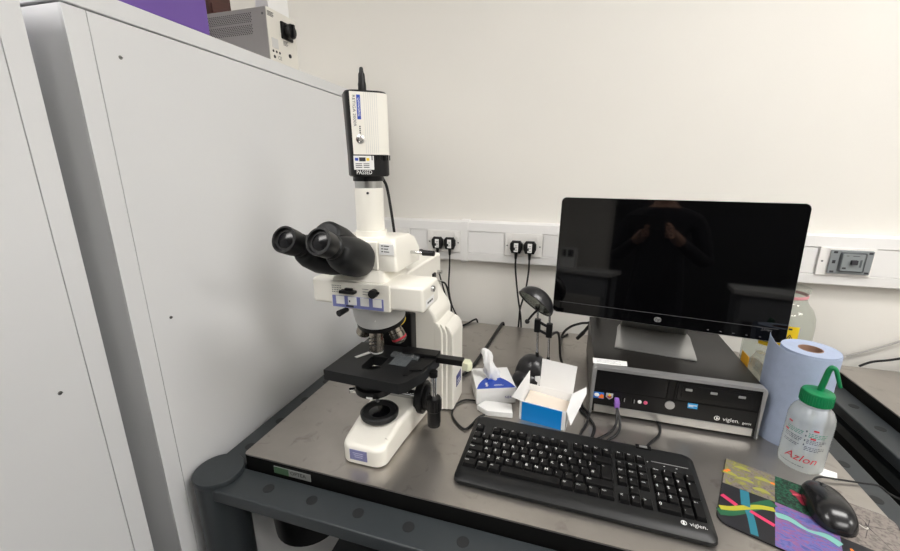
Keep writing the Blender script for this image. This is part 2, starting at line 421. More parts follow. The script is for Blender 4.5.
# ------------------------------------------------------------------ dado trunking with sockets on the back wall
t = thing('cable_trunking', 'long white dado trunking running along the back wall above the table', 'trunking', (.5, YB, .32))
def trunk_profile(x0, x1):
    pts = [(1.5299, .243), (1.5299, .402), (1.503, .402), (1.492, .397), (1.4895, .365), (1.4945, .3635), (1.4945, .2785), (1.4895, .277), (1.492, .248), (1.503, .243)]
    return B().loft([[(x0, y, z) for y, z in pts], [(x1, y, z) for y, z in pts]])
obj('trunking_body', trunk_profile(-.80, -.4105), TRUNK, t, angle=20)
obj('trunking_body', trunk_profile(-.3825, 3.69), TRUNK, t, angle=20)
jc = [(1.5299, .238), (1.5299, .407), (1.5, .407), (1.4885, .400), (1.486, .38), (1.486, .262), (1.4885, .246), (1.5, .238)]
obj('joint_cover', B().loft([[(-.411, y, z) for y, z in jc], [(-.382, y, z) for y, z in jc]]), TRUNK, t, angle=20)
for x0, x1 in ((-.627, -.549), (-.381, -.235), (-.094, .743), (.885, 1.6)):
    obj('blank_cover', B().box((x0+.001, 1.4915, .2805), (x1-.001, 1.4945, .3615), .0012), TRUNK, t)
def socket(x0, x1, label):
    s = thing('double_socket', label, 'power socket', ((x0+x1)/2, 1.4945, .32), 0, 'double sockets on the trunking')
    obj('face_plate', B().box((x0, 1.4845, .2775), (x1, 1.4895, .3645), .002, 3), PLATE, s)
    w = x1-x0
    for k in (.13, .87):
        obj('rocker_switch', B().box((x0+w*k-.006, 1.4815, .332), (x0+w*k+.006, 1.4846, .356), .0015), PLATE, s)
    for k in (.06, .94):
        obj('screw', B().lathe([(.003, 0), (.003, .0006)], (x0+w*k, 1.4845, .317), (0, -1, 0), 12), SCREW, s)
    b = B()
    for c in (.33, .66):
        cx = x0+w*c
        b.box((cx-.002, 1.4842, .325), (cx+.002, 1.4847, .333)).box((cx-.013, 1.4842, .306), (cx-.007, 1.4847, .309)).box((cx+.007, 1.4842, .306), (cx+.013, 1.4847, .309))
    obj('pin_slots', b, INK, s)
socket(-.77, -.628, 'white double socket partly hidden behind the white camera tube')
socket(-.548, -.412, 'white double socket with two plugs just left of the trunking joint')
socket(-.234, -.095, 'white double socket with two plugs just left of the monitor')
s = thing('fused_spur', 'grey breaker unit in a white plate on the trunking right of the monitor', 'switch unit', (.82, 1.4945, .32))
GR1 = mat('breaker_grey', (134, 139, 141), .4); GR2 = mat('breaker_dark_grey', (88, 93, 96), .4); GR3 = mat('breaker_light_grey', (138, 144, 145), .35)
obj('face_plate', B().box((.746, 1.4845, .277), (.884, 1.4895, .366), .002, 3), PLATE, s)
obj('screw', B().lathe([(.003, 0), (.003, .0006)], (.756, 1.4845, .322), (0, -1, 0), 12), SCREW, s)
obj('breaker_frame', B().box((.771, 1.476, .2855), (.876, 1.4846, .3595), .003), GR1, s)
w = obj('breaker_window', B().box((.793, 1.4715, .2935), (.857, 1.4762, .3535), .004, 3), GR2, s)
obj('window_panel', B().box((.797, 1.4695, .2975), (.853, 1.4717, .3495), .003), GR3, w)
obj('toggle', B().box((.818, 1.461, .318), (.834, 1.4697, .332), .002), INK, s)
b = B().box((.802, 1.469, .303), (.811, 1.4696, .308), mi=0)
for xx in (.776, .862): b.box((xx, 1.4755, .3495), (xx+.01, 1.4762, .356), mi=0).box((xx, 1.4755, .2895), (xx+.01, 1.4762, .295), mi=0)
b.box((.777, 1.4755, .318), (.785, 1.4762, .328), mi=0).box((.806, 1.469, .343), (.812, 1.4696, .3445)).box((.822, 1.469, .343), (.838, 1.4696, .3445)).box((.842, 1.469, .31), (.847, 1.4696, .333), mi=1)
obj('markings', b, [INK, GR2], s)

def plug(label, x, pts):
    p = thing('power_plug', label, 'plug', (x, 1.47, .31), 0, 'black plugs in the wall sockets')
    poly = [(-.0165, -.022), (.0165, -.022), (.023, -.006), (.023, .015), (.015, .026), (-.015, .026), (-.023, .015), (-.023, -.006)]
    M = Matrix.Translation((x, 1.484, .313)) @ Matrix.Rotation(R(90), 4, 'X')
    obj('plug_body', B().prism(poly, 0.0004, .019, .005, 3, M=M), PLAST_KS, p)
    lb = B().box((x-.0075, 1.4645, .297), (x+.0085, 1.4651, .331), .0002)
    for k in range(4): lb.box((x-.004, 1.4642, .302+.006*k), (x+.005, 1.4646, .3035+.006*k), mi=1)
    lb.box((x-.0075, 1.4642, .304), (x-.003, 1.4646, .314), mi=1)
    obj('label', lb, [PAPER, INK], p, label='white printed sticker')
    obj('strain_relief', B().cyl((x, 1.474, .293), (x, 1.474, .268), .0065, .0045, 12), PLAST_K, p)
    obj('cord', B().tube([(x, 1.474, .27)] + pts, .0034), CORD, p)
plug('left plug in the socket left of the joint, its cord dropping behind the microscope', -.503, [(-.502, 1.47, .22), (-.475, 1.47, .12), (-.45, 1.478, .03), (-.445, 1.49, -.08)])
plug('right plug in the socket left of the joint, beside the white joint cover', -.452, [(-.452, 1.472, .22), (-.456, 1.474, .13), (-.443, 1.474, .06), (-.418, 1.476, .0), (-.41, 1.486, -.08)])
plug('left plug of the pair beside the monitor, its cord slanting to the right', -.190, [(-.188, 1.472, .22), (-.175, 1.475, .12), (-.160, 1.476, .03), (-.155, 1.487, -.08)])
plug('right plug of the pair, nearest to the monitor edge', -.139, [(-.139, 1.470, .225), (-.146, 1.462, .15), (-.162, 1.459, .08), (-.165, 1.461, .03), (-.172, 1.489, -.08)])

def cable(label, pts, r=.0035, name='cable', m=CORD, seg=8):
    return tag(obj(name, B().tube(pts, r, seg), m, None, loc=pts[0]), label, 'cable')
cable('thick black lead lying on the steel table between the back edge and the tissue box', [(-.228, 1.50, -.06), (-.228, 1.484, -.008), (-.231, 1.466, .0052), (-.238, 1.38, .0052), (-.250, 1.18, .0052), (-.262, 1.07, .0052), (-.285, 1.02, .0052), (-.36, 1.03, .0052)], .005)
cable('thin black lead looping off the back edge of the table behind the microscope', [(-.40, 1.06, .0037), (-.40, 1.25, .0037), (-.388, 1.37, .0037), (-.362, 1.43, .0045), (-.345, 1.463, .009), (-.336, 1.478, .001), (-.33, 1.49, -.06)], .0035)

# ------------------------------------------------------------------ microscope (optical axis at AX, AY)
AX, AY = -.387, .715
t = thing('microscope', 'white upright laboratory microscope with black stage and binocular eyepieces on the steel table', 'microscope', (AX, .80, 0))
# base: long low foot with a rounded nose, wider towards the column
def base_ring(inset, zf):
    pts = []
    def hw(y): return .0500 + (.026 if y > .9 else .026*max(0, (y-.66)/.24)**1.1)
    cx = -.3765
    ys = [.64, .70, .76, .82, .88, .93]
    right = [(cx+hw(y)-inset, y) for y in ys]; left = [(cx-hw(y)+inset, y) for y in reversed(ys)]
    nose = []
    r = .024; w = .0500-inset; y0 = .607+inset
    for k in range(9):
        a = R(180 + 90*k/8); nose.append((cx-w+r + r*math.cos(a), y0+r + r*math.sin(a)))
    for k in range(9):
        a = R(270 + 90*k/8); nose.append((cx+w-r + r*math.cos(a), y0+r + r*math.sin(a)))
    return [(x, y, zf(y)) for x, y in (right + left + nose)]
top = lambda y: .046 + .014*min(1, max(0, (y-.615)/.06))
obj('base', B().loft([base_ring(.003, lambda y: .002), base_ring(0, lambda y: .005), base_ring(0, lambda y: top(y)-.010), base_ring(.003, lambda y: top(y)-.003), base_ring(.011, lambda y: top(y))]), MIC, t, angle=50)
ft = B()
for fx, fy in ((-.405, .64), (-.353, .64), (-.43, .9), (-.33, .9)): ft.cyl((fx, fy, .0003), (fx, fy, .003), .009, seg=14)
obj('rubber_feet', ft, PLUGRUB, t)
lb = B().box((-.4035, .6063, .013), (-.3635, .6075, .037), .0004)
for k in range(3): lb.box((-.396+.002*k, .6058, .029-.0045*k), (-.372-.001*k, .6064, .0306-.0045*k), mi=1)
obj('badge', lb, [LILAC, mat('pale_lilac', (176, 176, 206), .5)], t, label='lilac badge on the front of the base')
il = obj('illuminator', B().lathe([(.042, 0), (.043, .004), (.043, .009), (.040, .0125), (.036, .0125), (.035, .009), (.028, .008), (.0001, .0065)], (-.383, .706, .0585), (0, 0, 1), 48), MATTE_K, t)
obj('field_lens', B().lathe([(.026, 0), (.020, .002), (.0001, .003)], (-.383, .706, .0655), (0, 0, 1), 32), LENS, il)
# column: wide shouldered stand with stepped side covers
def col(x0, x1, y0, y1, prof, bev=.006):
    pass
front = [(-.447, .07), (-.327, .07)]
shoulder = [(-.470, .004), (-.292, .004), (-.292, .245), (-.296, .258), (-.310, .278), (-.336, .298), (-.336, .335), (-.438, .335), (-.438, .288), (-.452, .266), (-.462, .243), (-.470, .222)]
M = Matrix.Translation((0, .968, 0)) @ Matrix.Rotation(R(90), 4, 'X')
obj('column', B().prism(shoulder, 0, .126, .009, 3, M=M), MIC, t, angle=45)
for a, b_, y0, y1, zt_ in ((-.301, -.277, .842, .944, .238), (-.284, -.266, .845, .941, .233), (-.272, -.2515, .848, .938, .228)):
    poly = [(a, .003), (b_, .003), (b_, zt_-.026), (b_-.003, zt_-.014), (b_-.010, zt_-.003), (a, zt_+.003)]
    MM = Matrix.Translation((0, y1, 0)) @ Matrix.Rotation(R(90), 4, 'X')
    obj('side_cover', B().prism(poly, 0, y1-y0, .004, 3, M=MM), MIC, t, angle=45)
lb = B().box((-.2517, .878, .052), (-.2507, .920, .084), .0003)
lb.box((-.2508, .885, .058), (-.2503, .913, .060), mi=1).box((-.2508, .885, .066), (-.2503, .906, .068), mi=1)
obj('side_badge', lb, [mat('navy_badge', (40, 48, 112), .4), WHITE], t, label='small navy badge on the side cover')
obj('focus_block', B().box((-.430, .812, .075), (-.345, .85, .268), .006), PLAST_K, t)
obj('stage_bracket', B().box((-.412, .775, .135), (-.362, .82, .175), .005), MATTE_K, t)
# upper arm
obj('arm', B().box((-.441, .672, .318), (-.335, 1.008, .3775), .006, 3), MIC, t)
obj('arm_cable_socket', B().box((-.3365, .936, .312), (-.330, .956, .334), .002).cyl((-.334, .978, .330), (-.322, .978, .330), .005, seg=14, mi=1).cyl((-.334, .978, .302), (-.322, .978, .302), .005, seg=14, mi=1), [PLAST_K, CHROME], t)
obj('arm_cable', B().tube([(-.323, .978, .302), (-.312, .98, .296), (-.309, 1.0, .26), (-.31, 1.035, .18), (-.315, 1.05, .08), (-.33, 1.06, .0035)], .0028), CORD, t)
# wide fluorescence filter housing across the arm
fh = obj('filter_housing', B().box((-.330, .650, .334), (-.250, .738, .3850), .007, 3).box((-.494, .656, .334), (-.444, .738, .3850), .006, 3).box((-.445, .646, .331), (-.317, .738, .3848), .0025), MIC, t)
pn = B().box((-.441, .6448, .333), (-.330, .6462, .3565), .0003, mi=0)
for k in range(4):
    x = -.4325 + k*.0268
    pn.box((x, .6440, .3395), (x+.0185, .6450, .3562), .0003, mi=1)
obj('filter_frame', pn, [mat('periwinkle_frame', (118, 124, 180), .4), WHITE], fh, label='periwinkle blue frame with four white windows')
obj('slider', B().box((-.4185, .6325, .3645), (-.3855, .6463, .3705), .0015).box((-.410, .640, .369), (-.394, .6463, .374), .001), PLAST_K, fh)
obj('lever', B().cyl((-.412, .650, .3275), (-.418, .626, .3255), .005, .0065, 12, .001), PLAST_K, fh)
obj('aperture_knob', B().cyl((-.348, .646, .3685), (-.348, .634, .3685), .0085, seg=24, bev=.001).box((-.348, .637, .3685), (-.3345, .641, .3735), .001), PLAST_K, fh)
dt = B()
for r_ in range(4):
    for c_ in range(6): dt.box((-.4405+c_*.0037, .6455, .3625+r_*.0043), (-.439+c_*.0037, .6462, .3642+r_*.0043))
for r_ in range(3): dt.box((-.3735, .6455, .3625+r_*.0055), (-.361, .6462, .3634+r_*.0055))
dt.box((-.4105, .6437, .3352), (-.394, .6442, .3385), mi=0).box((-.4035, .6437, .345), (-.401, .6442, .349))
obj('vent_dots', dt, INK, fh)
obj('centring_screw', B().cyl((-.2505, .696, .3715), (-.244, .696, .3715), .0062, seg=18, bev=.001), CHROME, fh)
lb = B().box((-.2508, .662, .3425), (-.2496, .708, .3565), .0003).box((-.2498, .670, .3475), (-.2494, .677, .3515), mi=1).box((-.2498, .679, .3475), (-.2494, .690, .3515), mi=1).box((-.2498, .692, .3475), (-.2494, .699, .3515), mi=1)
obj('side_label', lb, [WHITE, INK], fh, label='white side label with dark lettering')
# nosepiece and objectives
C0 = V((AX, .742, .2815)); nd = V((0, math.sin(R(14)), -math.cos(R(14)))).normalized()
np_ = obj('nosepiece', B().lathe([(.056, -.056), (.0565, -.02), (.055, -.004), (.050, .0)], C0, nd, 44), MICG, t, angle=30)
obj('turret_ring', B().lathe([(.0495, -.004), (.0535, -.001), (.0535, .008), (.047, .012), (.02, .014), (.0001, .014)], C0, nd, 44), PLAST_K, np_)
obj('turret_pointer', B().box((-.372, .683, .292), (-.369, .686, .306), .0006), WHITE, np_)
u = V((0, -math.cos(R(14)), -math.sin(R(14)))); w_ = u.cross(nd)
for k, (L, rg) in enumerate(((.066, None), (.050, RED), (.036, YEL), (.036, BLUEP), (.046, None))):
    a = 2*PI*k/5
    out = u*math.cos(a) + w_*math.sin(a)
    sp = R(14 if k == 0 else 24)
    d = (nd*math.cos(sp) + out*math.sin(sp)).normalized()
    o0 = C0 + nd*.006 + out*(.028 if k == 0 else .031)
    pr = [(.0125, 0), (.0125, .006), (.0155, .0065), (.0155, L*.42), (.0165, L*.44), (.0165, L*.82), (.0135, L*.9), (.012, L*.93), (.008, L)]
    ob = B().lathe(pr, o0, d, 28, 0)
    if k == 0:
        for j in range(3):
            for i in range(3): ob.box((-.3945+i*.006, .6955, .230+j*.008), (-.3905+i*.006, .6985, .2318+j*.008), mi=1)
    oo = obj('objective', ob, [BRASSY, INK], np_)
    if rg: 
        ringb = B().lathe([(.0167, L*.70), (.0169, L*.71), (.0169, L*.78), (.0167, L*.79)], o0, d, 28)
    else:
        ringb = B().lathe([(.0147, L*.86), (.0149, L*.87), (.0128, L*.93), (.0126, L*.935)], o0, d, 28)
    # colour rings sit on the objective: joined into its mesh
    me = oo.data
    base_v, base_f, base_m = [v.co.copy() for v in me.vertices], [tuple(p.vertices) for p in me.polygons], [p.material_index for p in me.polygons]
    nb = B(); nb.v = [WM[np_.name] @ v for v in base_v]; nb.f = base_f; nb.mi = base_m
    o_ = len(nb.v); nb.v += ringb.v; nb.f += [tuple(o_+i for i in f) for f in ringb.f]; nb.mi += [2]*len(ringb.f)
    inv = WM[np_.name].inverted(); nb.v = [inv @ v for v in nb.v]
    oo.data = finish('objective', nb, [BRASSY, INK, rg if rg else WHITE])
# stage
ST = [(-.478, .646), (-.302, .638), (-.290, .650), (-.270, .700), (-.268, .728), (-.262, .775), (-.300, .802), (-.470, .795)]
# plate with an opening around the optical axis
def plate_with_hole(poly, hole, z0, z1):
    b = bmesh.new()
    def ring(p, z): return [b.verts.new((x, y, z)) for x, y in p]
    for z, flip in ((z0, True), (z1, False)):
        o_, h_ = ring(poly, z), ring(hole, z)
        es = [b.edges.new((r[i], r[(i+1) % len(r)])) for r in (o_, h_) for i in range(len(r))]
        bmesh.ops.triangle_fill(b, edges=es, use_beauty=True)
        if z == z0: lo = (o_, h_)
        else: hi = (o_, h_)
    for a, c in zip(lo, hi):
        for i in range(len(a)):
            j = (i+1) % len(a); b.faces.new((a[i], a[j], c[j], c[i]))
    bmesh.ops.recalc_face_normals(b, faces=b.faces)
    return b
hole = [(AX-.016, AY-.040), (AX+.012, AY-.040), (AX+.018, AY-.030), (AX+.018, AY+.020), (AX-.022, AY+.020), (AX-.022, AY-.030)]
stg = obj('stage', B().bm(plate_with_hole(ST, hole, .163, .186)), MATTE_K, t, angle=30)
obj('stage_rail', B().box((-.345, .755, .1865), (-.262, .785, .197), .002).prism([(-.300, .690), (-.276, .700), (-.262, .760), (-.290, .760)], .1865, .190, .001), PLAST_K, stg)
obj('vernier_scale', B().box((-.307, .672, .1862), (-.296, .712, .1878), .0004, M=None), PLAST_KS, stg)
obj('x_travel_bar', B().box((-.268, .756, .179), (-.203, .776, .193), .002), PLAST_K, stg)
obj('bar_tip', B().prism([(-.2035, .756), (-.190, .752), (-.182, .763), (-.190, .778), (-.2035, .778)], .170, .190, .003, 2), mat('pale_rubber_tip', (222, 224, 196), .6), stg, label='pale yellowish tip on the travel bar')
obj('slide_clip', B().prism([(-.444, .716), (-.437, .712), (-.418, .744), (-.426, .748)], .1862, .1885, .0006), MICG, stg)
obj('slide_holder', B().box((-.368, .742, .1862), (-.302, .762, .1915), .0006).box((-.356, .708, .1862), (-.316, .742, .1878), .0004), SLIDE, stg)
obj('clip_screw', B().cyl((-.318, .752, .191), (-.318, .752, .1955), .004, seg=14), CHROME, stg)
cd = obj('condenser', B().lathe([(.030, 0), (.042, .004), (.042, .018), (.036, .020), (.034, .042)], (AX-.001, AY-.016, .122), (0, 0, 1), 40), PLAST_K, t)
obj('top_lens_glint', B().lathe([(.015, .158), (.013, .1605), (.0001, .162)], (AX-.008, AY-.016, 0), (0, 0, 1), 28), mat('painted_lens_glint', (214, 216, 214), .2), cd)  # pale colour stands in for light reflected in the condenser lens
obj('condenser_screw', B().cyl((-.424, .676, .131), (-.434, .668, .131), .0055, .0065, 16, .001), CHROME, cd)
obj('condenser_screw', B().cyl((-.362, .663, .129), (-.359, .654, .129), .004, .0045, 16, .001), CHROME, cd)
obj('condenser_label', B().box((-.386, .6562, .127), (-.372, .6585, .131), .0003), WHITE, cd)
# coaxial stage drive hanging on the right, coarse focus knob on the column
sx, sy = -.2615, .732
dr = obj('stage_drive', B().cyl((sx, sy, .160), (sx, sy, .172), .0095, seg=20), PLAST_K, t)
obj('drive_shaft', B().cyl((sx, sy, .108), (sx, sy, .162), .0068, seg=20), CHROME, dr)
kn = B().lathe([(.006, .073), (.0150, .071), (.0168, .067), (.0168, .040), (.0150, .038), (.0150, .010), (.0140, .006), (.0140, .0), (.006, -.002)], (sx, sy, .038), (0, 0, 1), 30)
for k in range(16):
    a = 2*PI*k/16; kn.box((sx+.0164*math.cos(a)-.0012, sy+.0164*math.sin(a)-.0012, .080), (sx+.0164*math.cos(a)+.0012, sy+.0164*math.sin(a)+.0012, .104), .0004)
obj('drive_knob', kn, PLAST_K, dr)
fk = obj('focus_knob', B().lathe([(.026, 0), (.039, .002), (.040, .006), (.040, .018), (.036, .020), (.030, .018), (.030, .028), (.026, .031), (.018, .031), (.018, .034), (.0001, .034)], (-.3240, .796, .063), (1, 0, 0), 40), PLAST_K, t)
obj('focus_axle', B().cyl((-.43, .796, .063), (-.3235, .796, .063), .012, seg=16), CHROME, fk)
# trinocular head
obj('head_mount', B().loft([[(x, y, .3765) for x, y in rrect(-.448, .654, -.331, .775, .010)], [(x, y, .387) for x, y in rrect(-.448, .654, -.331, .775, .010)], [(x, y, .4045) for x, y in rrect(-.436, .674, -.344, .765, .010)]]), MIC, t)
hd = obj('head', B().loft([[(x, y, .404) for x, y in rrect(-.452, .676, -.314, .800, .006)], [(x, y, .432) for x, y in rrect(-.452, .676, -.314, .800, .006)], [(x, y, .458) for x, y in rrect(-.446, .680, -.318, .785, .008)], [(x, y, .467) for x, y in rrect(-.440, .684, -.322, .765, .010)]]).cyl((AX, AY+.004, .46), (AX, AY+.004, .478), .0310, seg=40).box((-.412, .672, .4055), (-.352, .682, .462), .004), MIC, t)
lb = B().box((-.3495, .6749, .437), (-.3185, .6762, .4585), .0003)
for k in range(3): lb.box((-.344, .6743, .4535-.0055*k), (-.341, .675, .4555-.0055*k), mi=1).box((-.339, .6743, .4535-.0055*k), (-.328-.002*(k % 2), .675, .4550-.0055*k), mi=1)
obj('head_label', lb, [WHITE, INK], hd)
pr_ = obj('pull_rod', B().cyl((-.316, .748, .430), (-.286, .748, .430), .0032, seg=14), CHROME, hd)
obj('rod_knob', B().cyl((-.288, .748, .430), (-.262, .748, .430), .0058, seg=18, bev=.001), PLAST_K, pr_)
tbz = obj('camera_tube', B().lathe([(.0275, .478), (.0280, .479), (.0280, .559), (.0272, .561)], (AX-.001, AY+.004, 0), (0, 0, 1), 44), MIC, hd)
obj('tube_screw', B().cyl((AX+.010, AY-.0215, .552), (AX+.0105, AY-.0235, .552), .0025, seg=10), INK, tbz)
# black binocular body with two eyepieces
BX = -.4055; th = R(24); d = V((0, -math.cos(th), math.sin(th))); up = V((0, math.sin(th), math.cos(th)))
def oval(c, rx, ru, n=28, e=2.4):
    out = []
    for i in range(n):
        a = 2*PI*i/n; ca, sa = math.cos(a), math.sin(a)
        out.append(c + V((1, 0, 0))*rx*math.copysign(abs(ca)**(2/e), ca) + up*ru*math.copysign(abs(sa)**(2/e), sa))
    return out
EY0 = V((BX, .52, .488))     # mid point between the two eye lenses
bn = B()
for s in (-1, 1):
    rr = []
    for dist, off, rx, ru, uo in ((.048, .032, .017, .019, 0), (.060, .032, .024, .026, -.002), (.075, .031, .029, .031, -.002), (.105, .029, .031, .036, -.001), (.138, .026, .031, .035, .001), (.158, .022, .029, .031, .002), (.172, .020, .022, .024, .002)):
        rr.append(oval(EY0 - d*dist + V((s*off, 0, 0)) + up*uo, rx, ru))
    bn.loft(rr)
rr = []
for dist, rx, ru, uo in ((.062, .020, .018, .027), (.068, .029, .027, .025), (.105, .031, .030, .023), (.148, .030, .030, .016), (.162, .022, .022, .012)):
    rr.append(oval(EY0 - d*dist + up*uo, rx, ru, e=2))
bn.loft(rr)
bi = obj('binocular_body', bn, MATTE_K, t, angle=60)
for s in (-1, 1):
    o0 = EY0 + V((s*.032, 0, 0))
    ep = obj('eyepiece', B().lathe([(.0165, -.052), (.0165, -.045), (.0195, -.044), (.0195, -.034), (.0185, -.033), (.0185, -.028), (.0215, -.027), (.0225, -.004), (.0222, 0), (.0195, .0), (.0175, -.005), (.0165, -.005)], o0, d, 40), PLAST_KS, bi)
    obj('eye_lens', B().lathe([(.0168, -.006), (.010, -.0035), (.0001, -.0028)], o0, d, 32), LENS, ep)
    obj('dioptre_ring', B().lathe([(.0196, -.043), (.0205, -.042), (.0205, -.036), (.0196, -.035)], o0, d, 40), MATTE_K, ep)
# camera on the tube
CZ = 0.0
mount = obj('camera_mount', B().lathe([(.0265, .5605), (.027, .562), (.027, .5735), (.0265, .5745)], (AX-.001, AY+.004, 0), (0, 0, 1), 40).lathe([(.025, .5735), (.0295, .5745), (.0295, .584)], (AX-.001, AY+.004, 0), (0, 0, 1), 40, mi=1), [BRUSH, PLAST_K], t)
cw = Matrix.Translation((AX+.005, AY, 0)) @ Matrix.Rotation(R(38), 4, 'Z') @ Matrix.Diagonal((.835, .85, 1, 1))
def shell(inset, flare=0.0):
    p = rrect(-.046+inset-flare, -.036+inset, .043-inset, .040-inset, .024-inset*.5, 6)
    return [(x, y) for x, y in p]
def cam_ring(inset, z, fl=0): return [(cw @ V((x, y, z))) for x, y in shell(inset, fl)]
cb = obj('camera_body', B().loft([cam_ring(.003, .583), cam_ring(.0, .586), cam_ring(0, .622), cam_ring(0, .7300, .004), cam_ring(.002, .7328, .004)]), PLAST_K, t, angle=30)
# white cover wrapped round the front and right side
def cover_ring(z, fl):
    full = [V((x, y, 0)) for x, y in rrect(-.046, -.0372, .0442, .0412, .0245, 8)]
    pts = [p for p in full if (p.x > .0 or p.y < -.030)]
    pts = sorted(pts, key=lambda p: math.atan2(p.y+.0, p.x-.03) if p.x > 0 else -PI+.001*p.x)
    out = [V((-.040-fl, -.0378, 0))] + [V((x, -.0378, 0)) for x in (-.02, -.004, .01)]
    for k in range(9):
        a = R(-90+90*k/8); out.append(V((.0195+.0247*math.cos(a), -.0131+.0247*math.sin(a), 0)))
    for k in range(1, 9):
        a = R(90*k/8); out.append(V((.0195+.0247*math.cos(a), .0165+.0247*math.sin(a), 0)))
    out.append(V((-.01, .0412, 0)))
    inner = []
    for i, p in enumerate(out):
        q = V((p.x, p.y, 0)); c = V((.0, .0, 0)); inner.append(q + (c-q).normalized()*.0016)
    ring = out + list(reversed(inner))
    return [cw @ V((p.x, p.y, z)) for p in ring]
obj('camera_cover', B().loft([cover_ring(.6225, 0), cover_ring(.678, .001), cover_ring(.7292, .002)]), MIC, cb, angle=30)
b = B()
def on_front(x, z): return cw @ Matrix.Translation((x, -.0381, z-.003)) @ Matrix.Rotation(R(90), 4, 'X')
def on_front_v(x, z): return on_front(x, z) @ Matrix.Rotation(R(-90), 4, 'Z')
b.text('RETIGA 2000R', .0085, on_front_v(-.0335, .700), 0)
b.box((-.0275, -.0384, .683), (-.0195, -.0378, .724), .0002, M=cw, mi=1)
b.text('QIMAGING', .0062, cw @ Matrix.Translation((-.0235, -.0386, .7035)) @ Matrix.Rotation(R(90), 4, 'X') @ Matrix.Rotation(R(-90), 4, 'Z'), 2)
for k in range(4): b.box((-.0245, -.0384, .659+.0036*k), (-.0215, -.0378, .6612+.0036*k), M=cw, mi=0)
for k in range(7): b.box((-.012+k*.0045, -.0380, .624), (-.0112+k*.0045, -.0377, .7285), M=cw, mi=3)
obj('cover_printing', b, [INK, ROYAL, WHITE, MICG], cb)
c0 = cw @ V((-.0235, -.0376, .649)); nf = (cw.to_3x3() @ V((0, -1, 0)))
obj('power_socket', B().lathe([(.0075, 0), (.0075, .0012), (.0055, .0016), (.0040, .0008), (.0035, .0008), (.0035, .0025), (.0001, .0025)], c0, nf, 24), CHROME, cb)
lb = B().box((-.0405, -.0368, .5955), (.004, -.0356, .6205), .0003, M=cw, mi=0)
lb.box((-.0285, -.0372, .6105), (-.0145, -.0367, .6175), M=cw, mi=1)
for k in range(3): lb.box((-.0365, -.0372, .599+k*.0032), (-.0225, -.0367, .6003+k*.0032), M=cw, mi=1).box((-.0195, -.0372, .599+k*.0032), (-.0065, -.0367, .6003+k*.0032), M=cw, mi=1)
lb.box((-.0375, -.0372, .6115), (-.0305, -.0367, .6165), M=cw, mi=2).box((-.0125, -.0372, .6115), (-.006, -.0367, .6165), M=cw, mi=3)
lb.text('PASSED', .0105, cw @ Matrix.Translation((-.0185, -.0374, .5905)) @ Matrix.Rotation(R(90), 4, 'X'), 0)
obj('test_sticker', lb, [WHITE, INK, ROYAL, YEL], cb, label='white test sticker reading PASSED')
ct = B()
for k in range(9): ct.box((-.001+k*.005, -.0372, .6125), (.001+k*.005, -.0355, .6215), M=cw)
obj('cooling_slots', ct, BLACK, cb)
pl = cw @ V((-.0075, .0, 0))
cn = obj('camera_plug', B().lathe([(.0062, .732), (.0076, .733), (.0076, .747), (.0066, .752), (.0060, .764), (.0042, .768), (.0036, .774), (.0025, .776)], (pl.x, pl.y, 0), (0, 0, 1), 18), PLAST_K, cb)
obj('camera_cable', B().tube([(-.387, .742, .60), (-.387, .765, .59), (-.388, .785, .575), (-.386, .80, .55), (-.377, .806, .46), (-.384, .825, .41), (-.387, .88, .3815), (-.387, 1.00, .3815), (-.387, 1.02, .33), (-.387, 1.04, .10), (-.387, 1.06, .0045)], .0032), CORD, cb)

# ------------------------------------------------------------------ desktop computer
t = thing('desktop_computer', 'black desktop computer with a silver framed front lying flat under the monitor', 'computer', (.26, 1.12, 0))
px0, px1, py0, py1, pz0, pz1 = .079, .4415, .952, 1.30, .009, .130
obj('case', B().box((px0+.003, py0, pz0), (px1-.003, py1, pz1), .002), PCTOP, t)
f = B()
for fx in (.11, .41):
    for fy in (.98, 1.27): f.cyl((fx, fy, .0003), (fx, fy, .0095), .012, seg=16)
obj('rubber_feet', f, PLUGRUB, t)
# silver surround: arch profile swept from back to front
MF = Matrix.Translation((0, py0+.006, 0)) @ Matrix.Rotation(R(90), 4, 'X')
def arch(x0, x1, z0, z1, r, w):
    o = [(x0, z0)] + [(x0+r-r*math.cos(R(a)), z1-r+r*math.sin(R(a))) for a in range(0, 91, 15)] + [(x1-r+r*math.sin(R(a)), z1-r+r*math.cos(R(a))) for a in range(0, 91, 15)] + [(x1, z0)]
    i = [(x1-w, z0), (x1-w, z1-w*.75), (x0+w, z1-w*.75), (x0+w, z0)]
    return o + i
obj('front_frame', B().prism(arch(px0, px1, .004, .1325, .009, .0068), 0, .020, .0025, 3, M=MF), SILVER, t, angle=45)
obj('front_panel', B().box((px0+.006, .943, .008), (px1-.006, .957, .1275), .0015), PLAST_K, t)
obj('trim_strip', B().box((px0+.011, .9405, .0085), (px1-.0125, .944, .0285), .0012), BRUSH, t)
obj('bay_cover', B().box((.088, .9415, .073), (.247, .944, .1235), .0015), PLAST_KS, t)
od = obj('optical_drive', B().box((.268, .9415, .0755), (.4215, .944, .1175), .0015), PLAST_KS, t)
obj('tray_door', B().box((.276, .9402, .084), (.414, .9420, .113), .0012), PLAST_K, od)
for x in (.2905, .341, .396): obj('eject_button', B().box((x-.007, .939, .1005), (x+.007, .9405, .1065), .001), SILVER, od)
obj('groove', B().box((.2475, .9412, .071), (.2495, .9432, .121)).box((.263, .9412, .071), (.265, .9432, .121)).box((.089, .9412, .0705), (.43, .9424, .0715)), BLACK, t)
obj('power_button', B().lathe([(.0108, 0), (.0105, .002), (.009, .0028)], (.257, .9432, .056), (0, -1, 0), 32), SILVER, t)
